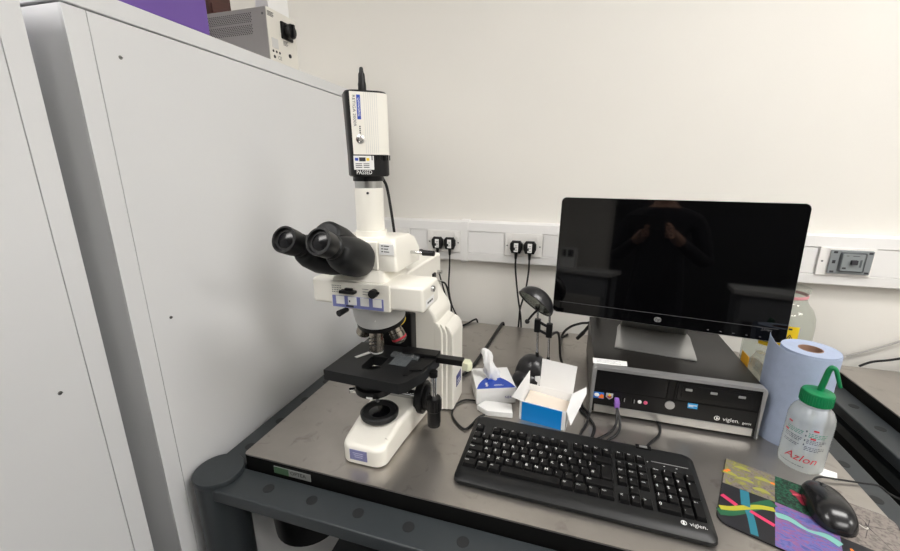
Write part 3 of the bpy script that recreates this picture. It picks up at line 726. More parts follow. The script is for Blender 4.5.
for x0, x1 in ((.153, .160), (.175, .182)):
    obj('usb_port', B().box((x0-.0012, .942, .0445), (x1+.0012, .9434, .0595), .0004, mi=0).box((x0, .9415, .0455), (x1, .9422, .0585), mi=1).box((x0+.004, .9408, .047), (x0+.006, .9418, .057), mi=2), [PLAST_K, BLACK, SILVER], t)
for x, m in ((.192, WHITE), (.205, mat('pink_jack', (210, 96, 128), .4))):
    obj('audio_jack', B().lathe([(.0045, 0), (.0045, .0015), (.0022, .0018), (.002, .0006), (.0001, .0006)], (x, .9433, .0525), (0, -1, 0), 20), m, t)
b = B().box((.0855, .9420, .0455), (.1105, .9432, .0625), .0003, mi=0).prism([(0, 0), (.012, 0), (.012, .009), (.006, .012)], 0, .0006, M=FRONT(.098, .9419, .0475), mi=1).ball((.094, .942, .055), (.006, .0008, .005), mi=2)
obj('processor_sticker', b, [mat('sticker_blue', (48, 118, 205), .35), ORANGE, WHITE], t, label='blue and orange sticker')
obj('shield_sticker', B().prism([(-.008, .008), (.008, .008), (.008, -.003), (0, -.009), (-.008, -.003)], 0, .0008, M=FRONT(.1235, .9430, .0555)).prism([(-.005, -.003), (0, -.006), (.005, -.003), (.005, .001), (-.005, .001)], .0008, .0011, M=FRONT(.1235, .9430, .0555), mi=1).ball((.1235, .942, .0585), (.003, .0006, .003), mi=2), [mat('sticker_silver', (170, 172, 178), .35), mat('sticker_red', (170, 70, 70), .4), YEL], t, label='silver shield sticker')
b = B().box((.294, .9422, .0560), (.3145, .9432, .0695), .0003, mi=0).box((.2955, .9418, .0630), (.313, .9424, .0650), mi=1).box((.2955, .9418, .0600), (.306, .9424, .0618), mi=1)
obj('energy_sticker', b, [mat('sticker_light_blue', (60, 160, 220), .35), WHITE], t, label='light blue energy sticker')
b = B().text('viglen.', .0135, FRONT(.3855, .9426, .0405)).text('genie', .0085, FRONT(.4165, .9426, .0385))
b.lathe([(.0058, 0), (.0058, .0006), (.0046, .0006), (.0046, 0)], (.357, .943, .0408), (0, -1, 0), 24, caps=False).box((.3555, .9422, .0375), (.358, .9428, .044), .0002).box((.3575, .9422, .0395), (.3605, .9428, .0415), .0002)
obj('maker_lettering', b, WHITE, t)
b = B().prism([(.080, .960), (.159, .966), (.161, .993), (.0795, .990)], pz1, pz1+.0006)
for k in range(3): b.box((.088, .970+k*.007, pz1+.0005), (.145-.012*(k % 2), .9712+k*.007, pz1+.0008), mi=1)
obj('paper_label', b, [PAPER, mat('pale_ink', (150, 150, 155), .8)], t, label='white paper label at the front left of the top')

# ------------------------------------------------------------------ monitor on the computer
mz = .1308
t = thing('monitor', 'black wide screen monitor with silver foot, switched off, standing on the desktop computer', 'monitor', (.243, 1.128, mz), R(-7.4))
PM = Matrix.Translation((0, -.031, .0655)) @ Matrix.Rotation(R(-5.0), 4, 'X')
MW, MH = .545, .3265
PX = PM @ Matrix.Rotation(R(90), 4, 'X')          # local x, z' plane; extrusion towards the viewer
obj('housing', B().prism(rrect(-MW/2, 0, MW/2, MH, .011), -.030, -.003, .004, 3, M=PX).prism(rrect(-.19, .05, .19, .26, .03), -.048, -.028, .008, 3, M=PX), PLAST_KS, t, local=True)
obj('edge_trim', B().prism(rrect(-MW/2-.0015, -.002, MW/2+.0015, MH+.0010, .012), -.0062, -.0032, .0006, 2, M=PX), BRUSH, t, local=True)
obj('bezel', B().prism(rrect(-MW/2, 0, MW/2, MH, .011), -.003, .0, .0014, 2, M=PX), GLOSSK, t, local=True)
obj('screen', B().prism(rrect(-MW/2+.017, .033, MW/2-.017, MH-.018, .001), 0, .0006, M=PX), SCREEN, t, local=True)
obj('chin_line', B().prism(rrect(-MW/2+.017, .0312, MW/2-.017, .0322, .0003), 0, .0008, M=PX), mat('chin_grey', (84, 84, 86), .3), t, local=True)
b = B().prism(rrect(-.0085, .0095, .0085, .0225, .006), 0, .0009, M=PX)
b.text('hp', .0135, PX @ Matrix.Translation((0, .0165, .0012)), 1, shear=.2)
obj('logo', b, [SILVER, PLAST_K], t, local=True, label='small silver round cornered badge')
b = B().text('2310m', .008, PX @ Matrix.Translation((MW/2-.04, .0265, .0004)), 0, shear=.25)
for k in range(5): b.prism(rrect(MW/2-.16+k*.027, .0062, MW/2-.1555+k*.027, .0082, .0008), 0, .0005, M=PX)
obj('markings', b, mat('bezel_print', (96, 96, 98), .5), t, local=True)
obj('neck', B().loft([[(x, y, .004) for x, y in rrect(-.088, .082, .088, .100, .006)], [(x, y, .075) for x, y in rrect(-.080, .058, .080, .074, .006)], [(x, y, .17) for x, y in rrect(-.07, .024, .07, .046, .006)]]), BRUSH, t, local=True, angle=50)
b = B()
rings = []
for y, hw, z0, z1 in ((-.0745, .0950, .0005, .0032), (-.070, .0958, .0003, .0050), (-.03, .0955, .0003, .0070), (.02, .0945, .0003, .0095), (.07, .095, .0003, .0095), (.102, .091, .0003, .006)):
    rings.append([(-hw, y, z0), (hw, y, z0), (hw, y, z1*.8), (hw-.006, y, z1), (-hw+.006, y, z1), (-hw, y, z1*.8)])
obj('foot', B().loft(rings), BRUSH, t, local=True)
tag(obj('video_cable', B().tube([(.13, 1.215, .25), (.118, 1.27, .19), (.106, 1.318, .130), (.086, 1.320, .092), (.066, 1.322, .058)], .0055).cyl((.070, 1.322, .064), (.050, 1.325, .036), .0070, .006, 12, .001).tube([(.125, 1.22, .24), (.112, 1.29, .15), (.088, 1.33, .100), (.060, 1.335, .090), (.030, 1.34, .074), (.008, 1.37, .04), (.0, 1.40, .0045), (.02, 1.43, .0045)], .0042), CORD, None, loc=(.06, 1.33, 0)), 'black leads hanging from the lower left back of the monitor onto the table', 'cable')

# ------------------------------------------------------------------ keyboard
KW, KD = .456, .201
KX, KY, KR = .0450, .7120, R(-1.2)
t = thing('keyboard', 'black full size keyboard with white legends in front of the computer', 'keyboard', (KX, KY, 0), KR)
KB = mat('keyboard_black', (20, 21, 22), .4, spec=.4, bump=.05, bscale=600); KEYM = mat('key_black', (10, 10, 11), .42, spec=.3); LEG = mat('key_legend_white', (225, 225, 225), .6)
def kring(x0, x1, y0, y1, r, zf): return [(x, y, zf(y)) for x, y in rrect(x0, y0, x1, y1, r, 6)]
zt_ = lambda y: .0165 + .013*(y+KD/2)/KD
hx, hy = KW/2, KD/2
obj('body', B().loft([kring(-hx+.003, hx-.003, -hy+.003, hy-.003, .014, lambda y: .0012), kring(-hx, hx, -hy, hy, .016, lambda y: .0050), kring(-hx+.001, hx-.001, -hy+.001, hy-.001, .016, lambda y: zt_(y)-.006), kring(-hx+.008, hx-.008, -hy+.010, hy-.007, .014, lambda y: zt_(y)-.0005), kring(-hx+.014, hx-.014, -hy+.020, hy-.012, .010, lambda y: zt_(y)+.0006)]), KB, t, local=True, angle=40)
f = B()
for sx_ in (-.19, .19):
    for sy_ in (-.08, .08): f.cyl((sx_, sy_, .0002), (sx_, sy_, .0016), .007, seg=12)
obj('rubber_feet', f, PLUGRUB, t, local=True)
U = .0192; UY = .0203
kx0 = -.2175; ky0 = .0590           # left end and top of the key field (top of the function row)
tilt = math.atan2(.013, KD)
kd = B()
for a, b_, r0, r1 in ((0, 15, 0, 6.3), (15.3, 18.3, 0, 6.3), (18.6, 22.6, 1.3, 6.3)):
    pass
def key_geo(w, h, legend, small=False, sz=None):
    x0, x1, y0, y1 = -w*U/2+.0006, w*U/2-.0006, -h*UY/2+.0006, h*UY/2-.0006
    b = B()
    def rg(i, dy, z): return [(x, y+dy, z) for x, y in rrect(x0+i, y0+i, x1-i, y1-i, .0016, 2)]
    b.loft([rg(0, 0, 0), rg(.0006, .0001, .0030), rg(.0021, .0005, .0072), rg(.0030, .0006, .0076)])
    if legend:
        s = sz or (.0088 if len(legend) == 1 else .0046)
        lx = (x0+.0046) if len(legend) == 1 else (x0+.0032 + .0)
        b.text(legend, s, Matrix.Translation((lx, y1-.0066, .00775)), 1, align='CENTER' if len(legend) == 1 else 'LEFT')
    return b
KM = Matrix.Rotation(tilt, 4, 'X')
def zsurf(y): return zt_(y) + .0004
def put_key(name, x, row, w, legend, h=1, label=None):
    cx = kx0 + (x + w/2)*U; cy = ky0 - (row + h/2)*UY
    b = key_geo(w, h, legend)
    Mk = Matrix.Translation((cx, cy, zsurf(cy))) @ KM
    b.v = [Mk @ v for v in b.v]
    return obj(name, b, [KEYM, LEG], t, local=True, label=label)
rowy = [0, 1.3, 2.3, 3.3, 4.3, 5.3]
put_key('key', 0, 0, 1, 'Esc')
for i in range(12): put_key('function_key', 2 + i + .5*(i//4), 0, 1, 'F%d' % (i+1))
for i, s in enumerate(('Prt', 'Scr', 'Brk')): put_key('key', 15.3+i, 0, 1, s)
for i, s in enumerate('`1234567890-='): put_key('key', i, 1.3, 1, s)
put_key('backspace_key', 13, 1.3, 2, '<-')
put_key('tab_key', 0, 2.3, 1.5, 'Tab')
for i, s in enumerate('QWERTYUIOP[]'): put_key('key', 1.5+i, 2.3, 1, s)
put_key('enter_key', 13.75, 2.3, 1.25, '<-', 2)
put_key('caps_lock_key', 0, 3.3, 1.75, 'Caps')
for i, s in enumerate("ASDFGHJKL;'#"): put_key('key', 1.75+i, 3.3, 1, s)
put_key('shift_key', 0, 4.3, 1.25, 'Shift')
for i, s in enumerate('\\ZXCVBNM,./'): put_key('key', 1.25+i, 4.3, 1, s)
put_key('shift_key', 12.25, 4.3, 2.75, 'Shift')
for x, s, w in ((0, 'Ctrl', 1.5), (1.5, 'Win', 1.25), (2.75, 'Alt', 1.25), (10, 'Alt', 1.25), (11.25, 'Win', 1.25), (12.5, 'Fn', 1.1), (13.6, 'Ctrl', 1.4)): put_key('modifier_key', x, 5.3, w, s)
put_key('spacebar', 4, 5.3, 6, '')
for i, s in enumerate(('Ins', 'Hm', 'Up')): put_key('key', 15.3+i, 1.3, 1, s)
for i, s in enumerate(('Del', 'End', 'Dn')): put_key('key', 15.3+i, 2.3, 1, s)
for i, s in enumerate(('Pw', 'Sl', 'Wk')): put_key('key', 15.3+i, 3.3, 1, s)
for x, y, s in ((16.3, 4.3, '^'), (15.3, 5.3, '<'), (16.3, 5.3, 'v'), (17.3, 5.3, '>')): put_key('arrow_key', x, y, 1, s)
for i, s in enumerate(('Num', '/', '*', '-')): put_key('key', 18.6+i, 1.3, 1, s)
for r_, row in enumerate(('789', '456', '123')):
    for i, s in enumerate(row): put_key('key', 18.6+i, 2.3+r_, 1, s)
put_key('keypad_plus_key', 21.6, 2.3, 1, '+', 2)
put_key('enter_key', 21.6, 4.3, 1, 'Ent', 2)
put_key('key', 18.6, 5.3, 2, '0'); put_key('key', 20.6, 5.3, 1, '.')
yy = ky0 - .45*U
lp = B()
Ml = Matrix.Translation((kx0+20.6*U, yy, zsurf(yy)+.0002)) @ KM
lp.box((-.033, .0025, 0), (.033, .0040, .0006), M=Ml, mi=0)
for k in range(2): lp.box((-.012+k*.022, -.0045, 0), (-.009+k*.022, -.0035, .0004), M=Ml, mi=1)
lp.box((-.041, -.001, 0), (-.039, .001, .0004), M=Ml, mi=1)
obj('indicator_strip', lp, [SILVER, LEG], t, local=True, label='silver indicator strip above the number pad')
yl = -hy+.0185; Mg = Matrix.Translation((kx0+21.1*U, yl, zsurf(yl)+.0006)) @ KM
obj('maker_lettering', B().text('viglen.', .0105, Mg @ Matrix.Translation((.012, .003, .0003))).lathe([(.0045, 0), (.0045, .0004), (.0034, .0004), (.0034, 0)], (-.010, .003, 0), (0, 0, 1), 20, M=Mg, caps=False).box((-.0115, .0, 0), (-.009, .006, .0004), M=Mg), LEG, t, local=True)
yk = hy-.010; 
obj('cord_gland', B().box((.120, hy-.016, zt_(yk)-.001), (.150, hy-.004, zt_(yk)+.0030), .0015, mi=0).box((.127, hy-.0145, zt_(yk)+.0028), (.142, hy-.007, zt_(yk)+.0034), mi=1), [PLAST_K, SILVER], t, local=True)
obj('cord', B().tube([(.137, hy-.006, .016), (.142, hy+.012, .008), (.158, hy+.045, .0042), (.183, hy+.085, .0042), (.190, hy+.120, .0042), (.186, hy+.145, .0042)], .0028), CORD, t, local=True)
cable('thin black cable looping out from the tissue box round the left end of the keyboard', [(-.170, .905, .0037), (-.196, .906, .0037), (-.232, .902, .0037), (-.252, .872, .0037), (-.250, .835, .0037), (-.232, .805, .0037), (-.205, .783, .0037), (-.193, .800, .0037), (-.183, .835, .0037), (-.17, .852, .0037)], .0026)
uc = thing('usb_cable', 'black cable with a violet plug pushed into the front of the computer', 'cable', (.1395, .93, 0))
obj('usb_plug', B().box((.1345, .9165, .0375), (.1455, .9412, .0570), .0025, 3), VIOLET, uc, label='violet plug')
obj('cord', B().tube([(.140, .918, .042), (.140, .904, .024), (.138, .894, .010), (.126, .872, .0042), (.105, .846, .0042), (.09, .832, .0042)], .0030), CORD, uc)
obj('cord', B().tube([(.1405, .918, .041), (.146, .902, .022), (.146, .884, .0105), (.136, .862, .0042), (.120, .842, .0042), (.11, .826, .0042)], .0030), CORD, uc)
cable('short black cable on the table between the white open carton and the computer', [(.048, .972, .0037), (.060, .945, .0037), (.080, .912, .0037), (.090, .885, .0037), (.088, .860, .0037), (.082, .836, .0037)], .0034)
cable('black cable crossing beside the left front corner of the computer', [(.062, 1.03, .0037), (.064, .965, .0037), (.080, .935, .0037), (.078, .912, .0100), (.070, .88, .0037), (.060, .850, .0037), (.055, .825, .0037)], .0030)

# ------------------------------------------------------------------ mouse mat, mouse
t_mat = thing('mouse_mat', 'mouse mat printed with a grid of colourful microscope pictures at the front right', 'mouse mat', (.353, .853, 0), R(-21.3))
def rc(p):  # outline of the mat
    return p
MATW, MATH = .249, .196
RUB = mat('black_mat_rubber', (18, 18, 20), .8)
obj('mat_base', B().prism([(x, y) for x, y in rrect(0, -MATH, MATW, 0, .020, 7)][:8] + rrect(0, -MATH, MATW, 0, .004, 3)[4:8] + rrect(0, -MATH, MATW, 0, .020, 7)[16:], .0002, .0026, .0006, M=None), RUB, t_mat, local=True)
C1 = ramp_mat('print_yellow_tissue', [(.32, (92, 84, 82)), (.47, (124, 114, 108)), (.56, (116, 112, 76)), (.68, (140, 138, 66))], scale=95, distort=.6, rough=.6)
C2 = ramp_mat('print_black', [(.0, (20, 20, 24)), (1, (30, 30, 36))], scale=10, rough=.55)
C3 = ramp_mat('print_green_dark', [(.40, (12, 18, 16)), (.52, (22, 70, 50)), (.60, (44, 100, 74)), (.72, (24, 40, 32))], scale=150, distort=1.2, rough=.55)
C4 = ramp_mat('print_violet_tissue', [(.32, (72, 76, 138)), (.46, (98, 102, 164)), (.56, (122, 82, 138)), (.68, (140, 92, 132))], scale=110, distort=1.0, rough=.55, stretch=(.7, 1.3, 1))
C5 = ramp_mat('print_grey_neurons', [(.36, (96, 90, 86)), (.5, (128, 120, 114)), (.66, (136, 128, 122))], scale=170, distort=.6, rough=.6)
pr = B()
za, zb = .0026, .0030
def cell(poly, mi): pr.prism(poly, za, zb, mi=mi)
e = .0012
cell([(e, -e), (.082, -e), (.082, -.0825), (e, -.086)], 0)
bl = [(x, y) for x, y in rrect(e, -MATH+e, .2, 0, .019, 7)][16:24]
cell([(.082, -.0825), (e, -.086)] + bl + [(.082, -MATH+e)], 1)
cell([(.082, -e), (.167, -e), (.167, -.086), (.082, -.083)], 2)
cell([(.082, -.083), (.167, -.086), (.167, -MATH+e), (.082, -MATH+e)], 3)
cell([(.167, -e)] + [(x, y) for x, y in rrect(0, -MATH, MATW-e, -e, .019, 7)][7::-1] + [(MATW-e, -.107), (.167, -.107)], 4)
cell([(.167, -.107), (MATW-e, -.107), (MATW-e, -.176), (MATW-.02, -MATH+e), (.167, -MATH+e)], 1)
obj('printed_pictures', pr, [C1, C2, C3, C4, C5], t_mat, local=True, angle=20)
def ribbon(b, pts, w, z, mi):
    P = [V((x, y, 0)) for x, y in pts]; Q = []
    for i in range(len(P)-1):
        a, p, q, dd = P[max(i-1, 0)], P[i], P[i+1], P[min(i+2, len(P)-1)]
        for k in range(6):
            s = k/6; Q.append(.5*((2*p) + (q-a)*s + (2*a-5*p+4*q-dd)*s*s + (3*p-a-3*q+dd)*s**3))
    Q.append(P[-1]); L = []; Rr = []
    for i, p in enumerate(Q):
        d_ = (Q[min(i+1, len(Q)-1)] - Q[max(i-1, 0)]).normalized(); n_ = V((-d_.y, d_.x, 0))
        ww = w(i/(len(Q)-1)) if callable(w) else w
        L.append((p+n_*ww/2)); Rr.append(p-n_*ww/2)
    poly = [(q.x, q.y) for q in L] + [(q.x, q.y) for q in reversed(Rr)]
    vs = [(q.x, q.y, z) for q in L] + [(q.x, q.y, z) for q in Rr]; n = len(L)
    b.raw(vs, [(i, i+1, n+i+1, n+i) for i in range(n-1)], None, mi)
fb = B()
ribbon(fb, [(.002, -.172), (.02, -.160), (.042, -.134), (.062, -.108), (.080, -.088)], lambda s: .016, .00308, 3)
ribbon(fb, [(.003, -.160), (.02, -.150), (.042, -.130), (.062, -.114), (.0815, -.106)], lambda s: .010, .00314, 0)
ribbon(fb, [(.036, -.0855), (.038, -.105), (.040, -.128)], .014, .00320, 1)
ribbon(fb, [(.040, -.128), (.048, -.150), (.055, -.192)], .011, .00312, 1)
ribbon(fb, [(.003, -.123), (.016, -.130), (.027, -.136)], .009, .00322, 2)
ribbon(fb, [(.047, -.136), (.064, -.142), (.0815, -.148)], .008, .00322, 2)
ribbon(fb, [(.083, -.118), (.100, -.114), (.125, -.124), (.150, -.120), (.1665, -.128)], lambda s: .010+.004*math.sin(9*s), .00310, 4)
ribbon(fb, [(.084, -.110), (.100, -.108), (.125, -.116), (.150, -.113), (.1665, -.119)], .0016, .00316, 5)
ribbon(fb, [(.084, -.127), (.100, -.122), (.125, -.133), (.150, -.128), (.1665, -.137)], .0014, .00316, 5)
ribbon(fb, [(.105, -.028), (.118, -.040), (.124, -.060)], lambda s: .004+.018*s*(1-s)*2, .00310, 6)
ribbon(fb, [(.108, -.040), (.124, -.034), (.135, -.050)], lambda s: .003+.008*s*(1-s)*2, .00314, 7)
for k, (ox, oy) in enumerate(((.030, -.018), (.064, -.030), (.036, -.052), (.010, -.050), (.062, -.066))):
    ribbon(fb, [(ox-.014, oy-.002), (ox, oy+.003), (ox+.014, oy)], lambda s: .001+.016*s*(1-s)*2.2, .00308, 8)
for ox, oy in ((.079, -.030), (.004, -.046), (.008, -.040)):
    ribbon(fb, [(ox-.004, oy), (ox, oy+.001), (ox+.003, oy)], lambda s: .001+.010*s*(1-s)*2, .00314, 9)
ribbon(fb, [(.190, -.02), (.204, -.040), (.207, -.052), (.222, -.075), (.236, -.098)], lambda s: .0008+.003*math.exp(-((s-.45)*9)**2), .00310, 10)
ribbon(fb, [(.185, -.060), (.205, -.050), (.230, -.040)], .0010, .00310, 10); ribbon(fb, [(.200, -.085), (.207, -.052), (.212, -.03)], .0010, .00310, 10)
ribbon(fb, [(.196, -.054), (.204, -.059), (.207, -.053)], .0022, .00314, 11)
for k in range(7):
    ox = .178+k*.0095; oy = -.126-(k % 3)*.006
    ribbon(fb, [(ox, oy), (ox+.004, oy-.010), (ox+.001, oy-.020)], lambda s: .003+.004*s*(1-s)*3, .00310, 9)
    ribbon(fb, [(ox+.003, oy-.004), (ox+.008, oy-.012)], .0022, .00312, 9)
ink = lambda n, c: mat(n, c, .55)
obj('printed_fibres', fb, [ink('fibre_yellow', (172, 170, 46)), ink('fibre_cyan', (34, 112, 130)), ink('fibre_pink', (200, 52, 94)), ink('fibre_green', (30, 90, 58)), ink('fibre_mint', (120, 178, 168)), ink('fibre_grey', (86, 100, 112)), ink('fibre_crimson', (150, 40, 62)), ink('fibre_rose', (214, 84, 100)), ink('fibre_lime', (150, 150, 66)), ORANGE, ink('neuron_dark', (52, 46, 44)), ink('neuron_pale', (196, 190, 184))], t_mat, local=True)

t = thing('mouse', 'black computer mouse resting on the colourful mat', 'mouse', (.4790, .751, .0036), R(-9))
L, Wm = .119, .067
def mouse_ring(y, f=1.0, grow=0.0):
    s = (y + L/2)/L                      # 0 rear .. 1 nose
    w = Wm/2*(1 - .10*s) * (max(0.0, 1-abs(2*s-1)**3.2))**.42
    h = .0365*(max(0.0, 1-abs((s-.40)/.60 if s > .4 else (s-.4)/.4)**2.3))**.55 if s < .4 else .0365 - .0195*((s-.4)/.6)**1.5
    h *= (1 if s < .9 else max(.3, (1-((s-.9)/.1)**3)))
    w = max(w, .004) + grow; h = max(h, .008) + grow
    pts = []
    for k in range(24):
        a = PI*k/23
        pts.append((w*math.copysign(abs(math.cos(a))**.75, math.cos(a)), y, .0015 + (h-.0015)*math.sin(a)**.72))
    return pts
ys = [-L/2+.0005, -L/2+.003, -L/2+.008] + [-L/2 + .016 + i*(L-.032)/10 for i in range(11)] + [L/2-.008, L/2-.003, L/2-.0005]
obj('shell', B().loft([mouse_ring(y) for y in ys]), mat('mouse_black', (26, 26, 28), .22), t, local=True, angle=70)
obj('glide_pads', B().box((-.012, -.045, .0), (.012, -.037, .002)).box((-.012, .037, .0), (.012, .045, .002)), PLUGRUB, t, local=True)
sl = B()
top_of = lambda y: max(p[2] for p in mouse_ring(y))
sl.tube([(0, y, top_of(y)-.0002) for y in (.012, .02, .03, .04, .05)], .0006, 6)
obj('button_gap', sl, BLACK, t, local=True)
obj('scroll_wheel', B().cyl((-.0035, .032, top_of(.032)-.006), (.0035, .032, top_of(.032)-.006), .0085, seg=24, bev=.0015), PLUGRUB, t, local=True)
obj('cord', B().tube([(0, .056, .006), (.000, .070, .0065), (.018, .092, .004), (.05, .102, .0022), (.085, .112, .0004), (.112, .118, .0), (.13, .12, -.012), (.15, .125, -.022), (.175, .135, -.0345), (.20, .14, -.06), (.21, .14, -.10)], .0019), CORD, t, local=True)

# ------------------------------------------------------------------ wash bottle
wx, wy = .4955, .882
t = thing('wash_bottle', 'clear plastic wash bottle with a green screw cap and bent green spout', 'bottle', (wx, wy, 0))
WA = Matrix.Translation((wx, wy, 0)) @ Matrix.Rotation(R(-31), 4, 'Z')
obj('bottle_body', B().lathe([(.030, .0008), (.034, .002), (.0368, .006), (.0372, .012), (.0372, .112), (.0352, .122), (.031, .132), (.0245, .139), (.0235, .141), (.0235, .152)], (wx, wy, 0), (0, 0, 1), 48, caps=True), PEBOT, t, angle=60)
cp = B().lathe([(.0245, .145), (.0258, .146), (.0258, .168), (.0245, .171), (.020, .173), (.006, .174)], (wx, wy, 0), (0, 0, 1), 40)
for k in range(40):
    a = 2*PI*k/40; cp.box((wx+.0257*math.cos(a)-.0006, wy+.0257*math.sin(a)-.0006, .147), (wx+.0257*math.cos(a)+.0006, wy+.0257*math.sin(a)+.0006, .167), .0002)
obj('cap', cp, GREEN, t)
obj('spout', B().tube([(wx+.002, wy, .170), (wx+.004, wy-.002, .195), (wx+.0055, wy-.004, .218), (wx+.0085, wy-.006, .2265), (wx+.0135, wy-.008, .2235), (wx+.0175, wy-.010, .212), (wx+.025, wy-.012, .190)], lambda s: .0058 - .0026*s, 14, 8), GREEN, t)
obj('dip_tube', B().tube([(wx+.002, wy, .168), (wx+.001, wy, .09), (wx-.006, wy, .006)], .0024, 10), PEBOT, t)
pts_ = [B(), B()]; rr_ = .0376
def strip(x0, x1, z0, z1, mi):
    n = 4; vs = []
    for k in range(n+1):
        a = (x0 + (x1-x0)*k/n)/rr_
        for z in (z0, z1): vs.append((rr_*math.sin(a), -rr_*math.cos(a), z))
    pts_[x0 > -.001].raw(vs, [(2*k, 2*k+2, 2*k+3, 2*k+1) for k in range(n)], WA, mi)
rnd = random.Random(4)
for z, mi, a0, a1 in [(.093, 0, -.034, -.004), (.0895, 0, -.034, -.004), (.086, 0, -.034, -.006), (.093, 0, .004, .034), (.0895, 0, .004, .034), (.086, 0, .004, .030), (.078, 1, -.036, -.004), (.0745, 1, -.036, -.004), (.071, 1, -.036, -.008), (.0785, 1, .003, .034), (.075, 1, .003, .034), (.0715, 1, .003, .028), (.063, 1, -.036, -.006), (.0595, 1, -.036, -.010), (.063, 1, .002, .034), (.0595, 1, .002, .034), (.056, 1, .002, .026), (.016, 1, -.034, .010)]:
    x = a0
    while x < a1:
        w = rnd.uniform(.002, .006); strip(x, min(x+w, a1), z, z+.0016, mi); x += w + .0012
for x, z in ((-.030, .104), (.014, .1015), (-.034, .0835), (.012, .0835)): strip(x-.0042, x+.0042, z-.0018, z+.0018, 2)
for z in (.095, .085, .075, .065): strip(-.0008, .0012, z, z+.004, 1)
for pt in pts_: obj('printed_column', pt, [mat('green_print', (70, 130, 106), .6), mat('grey_print', (88, 92, 98), .6), RED], t)
obj('maker_lettering', B().text('Azlon', .0225, WA @ Matrix.Translation((0, 0, .034)), wrap=.0377, shear=.3), RED, t, label='red script lettering')
tag(obj('paper_tag', B().prism([(-.015, -.012), (.012, -.015), (.016, .012), (-.012, .014)], .0002, .0012, .0003, M=Matrix.Translation((.536, .864, 0)) @ Matrix.Rotation(R(-16), 4, 'Z')), PAPER, None, loc=(.533, .868, 0)), 'small square white paper tag lying at the foot of the wash bottle', 'paper tag')

# ------------------------------------------------------------------ blue paper roll
rx, ry = .5145, .974
t = thing('paper_roll', 'upright roll of pale blue paper towel beside the computer', 'paper roll', (rx, ry, 0))
RH = .224
obj('roll', B().lathe([(.0215, .001), (.050, .0006), (.0505, .003), (.0505, RH-.003), (.050, RH), (.048, RH-.0012), (.036, RH-.0004), (.0216, RH-.001), (.0215, .001)], (rx, ry, 0), (0, 0, 1), 56, caps=False), ROLLB, t)
obj('core_tube', B().lathe([(.0213, .001), (.0213, RH-.0005), (.0195, RH-.0005), (.0195, .001), (.0213, .001)], (rx, ry, 0), (0, 0, 1), 40, caps=False), TUBEC, t)
rings = []
n = 40
for k in range(n+1):
    s = k/n; a = R(-5 - 215*s)               # from the right, round the front, to the loose end at the left rear
    r = .0508 + .0006*s + .017*max(0, s-.48)**1.3/.45
    if s > .9: r += .006*(s-.9)/.1
    zt2 = RH-.004 + (.015*max(0, (s-.62)/.38)**1.5)
    cx, cy = rx + r*math.cos(a), ry + r*math.sin(a)
    nx, ny = math.cos(a), math.sin(a)
    rings.append([(cx, cy, .0006), (cx, cy, RH*.5), (cx, cy, zt2), (cx+nx*.0007, cy+ny*.0007, zt2), (cx+nx*.0007, cy+ny*.0007, RH*.5), (cx+nx*.0007, cy+ny*.0007, .0006)])
obj('loose_sheet', B().loft(rings), ROLLB, t, angle=60)

# ------------------------------------------------------------------ clear bottles behind the monitor
gx, gy, gr = .545, 1.183, .070
t = thing('glass_bottle', 'large clear glass bottle with a yellow hazard label, behind the right end of the monitor', 'bottle', (gx, gy, 0))
obj('bottle_body', B().lathe([(.054, .001), (.065, .004), (gr, .014), (gr, .212), (gr-.003, .234), (gr-.010, .252), (gr-.020, .265), (.0455, .273), (.0435, .280), (.0435, .296), (.0475, .298), (.0475, .307), (.0435, .309)], (gx, gy, 0), (0, 0, 1), 56, caps=False), GLASS, t, angle=60)
obj('bottle_base', B().lathe([(.0001, .006), (.048, .004), (.062, .0015)], (gx, gy, 0), (0, 0, 1), 40, caps=False), GLASS, t)
obj('neck_ring', B().lathe([(.0440, .283), (.0447, .284), (.0447, .290), (.0440, .291)], (gx, gy, 0), (0, 0, 1), 40, caps=False), mat('pink_band', (220, 150, 156), .5), t)
lb = B(); LA = Matrix.Translation((gx, gy, 0)) @ Matrix.Rotation(R(-24.7), 4, 'Z')
def arcstrip(b, r, a0, a1, z0, z1, mi, M, n=12):
    vs = []
    for k in range(n+1):
        a = R(a0 + (a1-a0)*k/n)
        for q, z in ((r, z0), (r, z1), (r-.0006, z1), (r-.0006, z0)): vs.append((q*math.sin(a), -q*math.cos(a), z))
    fs = []
    for k in range(n):
        for i in range(4): fs.append((4*k+i, 4*k+4+i, 4*k+4+(i+1) % 4, 4*k+(i+1) % 4))
    b.raw(vs, fs + [(0, 1, 2, 3), (4*n, 4*n+1, 4*n+2, 4*n+3)], M, mi)
arcstrip(lb, gr+.0008, -28, 34, .160, .222, 0, LA)
for k in range(6): arcstrip(lb, gr+.0011, -20, 8-5*(k % 2), .170+k*.0065, .1712+k*.0065, 1, LA, 4)
for k in range(5): arcstrip(lb, gr+.0011, -16+8*k, -10+8*k, .213, .2175, 1, LA, 3)
Ml = LA @ Matrix.Rotation(R(20), 4, 'Z') @ Matrix.Translation((0, -gr-.0012, .192)) @ Matrix.Rotation(R(90), 4, 'X')
lb.prism([(-.010, -.008), (.010, -.008), (0, .010)], -.0008, .0004, M=Ml, mi=1).prism([(-.0068, -.006), (.0068, -.006), (0, .0062)], .0004, .0008, M=Ml, mi=0).prism([(-.001, -.002), (.001, -.002), (.0012, .003), (-.0012, .003)], .0008, .001, M=Ml, mi=1)
obj('hazard_label', lb, [YEL, INK], t, label='yellow label with a black warning triangle')
t = thing('plastic_bag', 'crumpled clear plastic bag with yellow and orange stickers, squeezed between computer and glass bottle', 'bag', (.487, 1.10, 0))
rr = random.Random(11)
rings = []
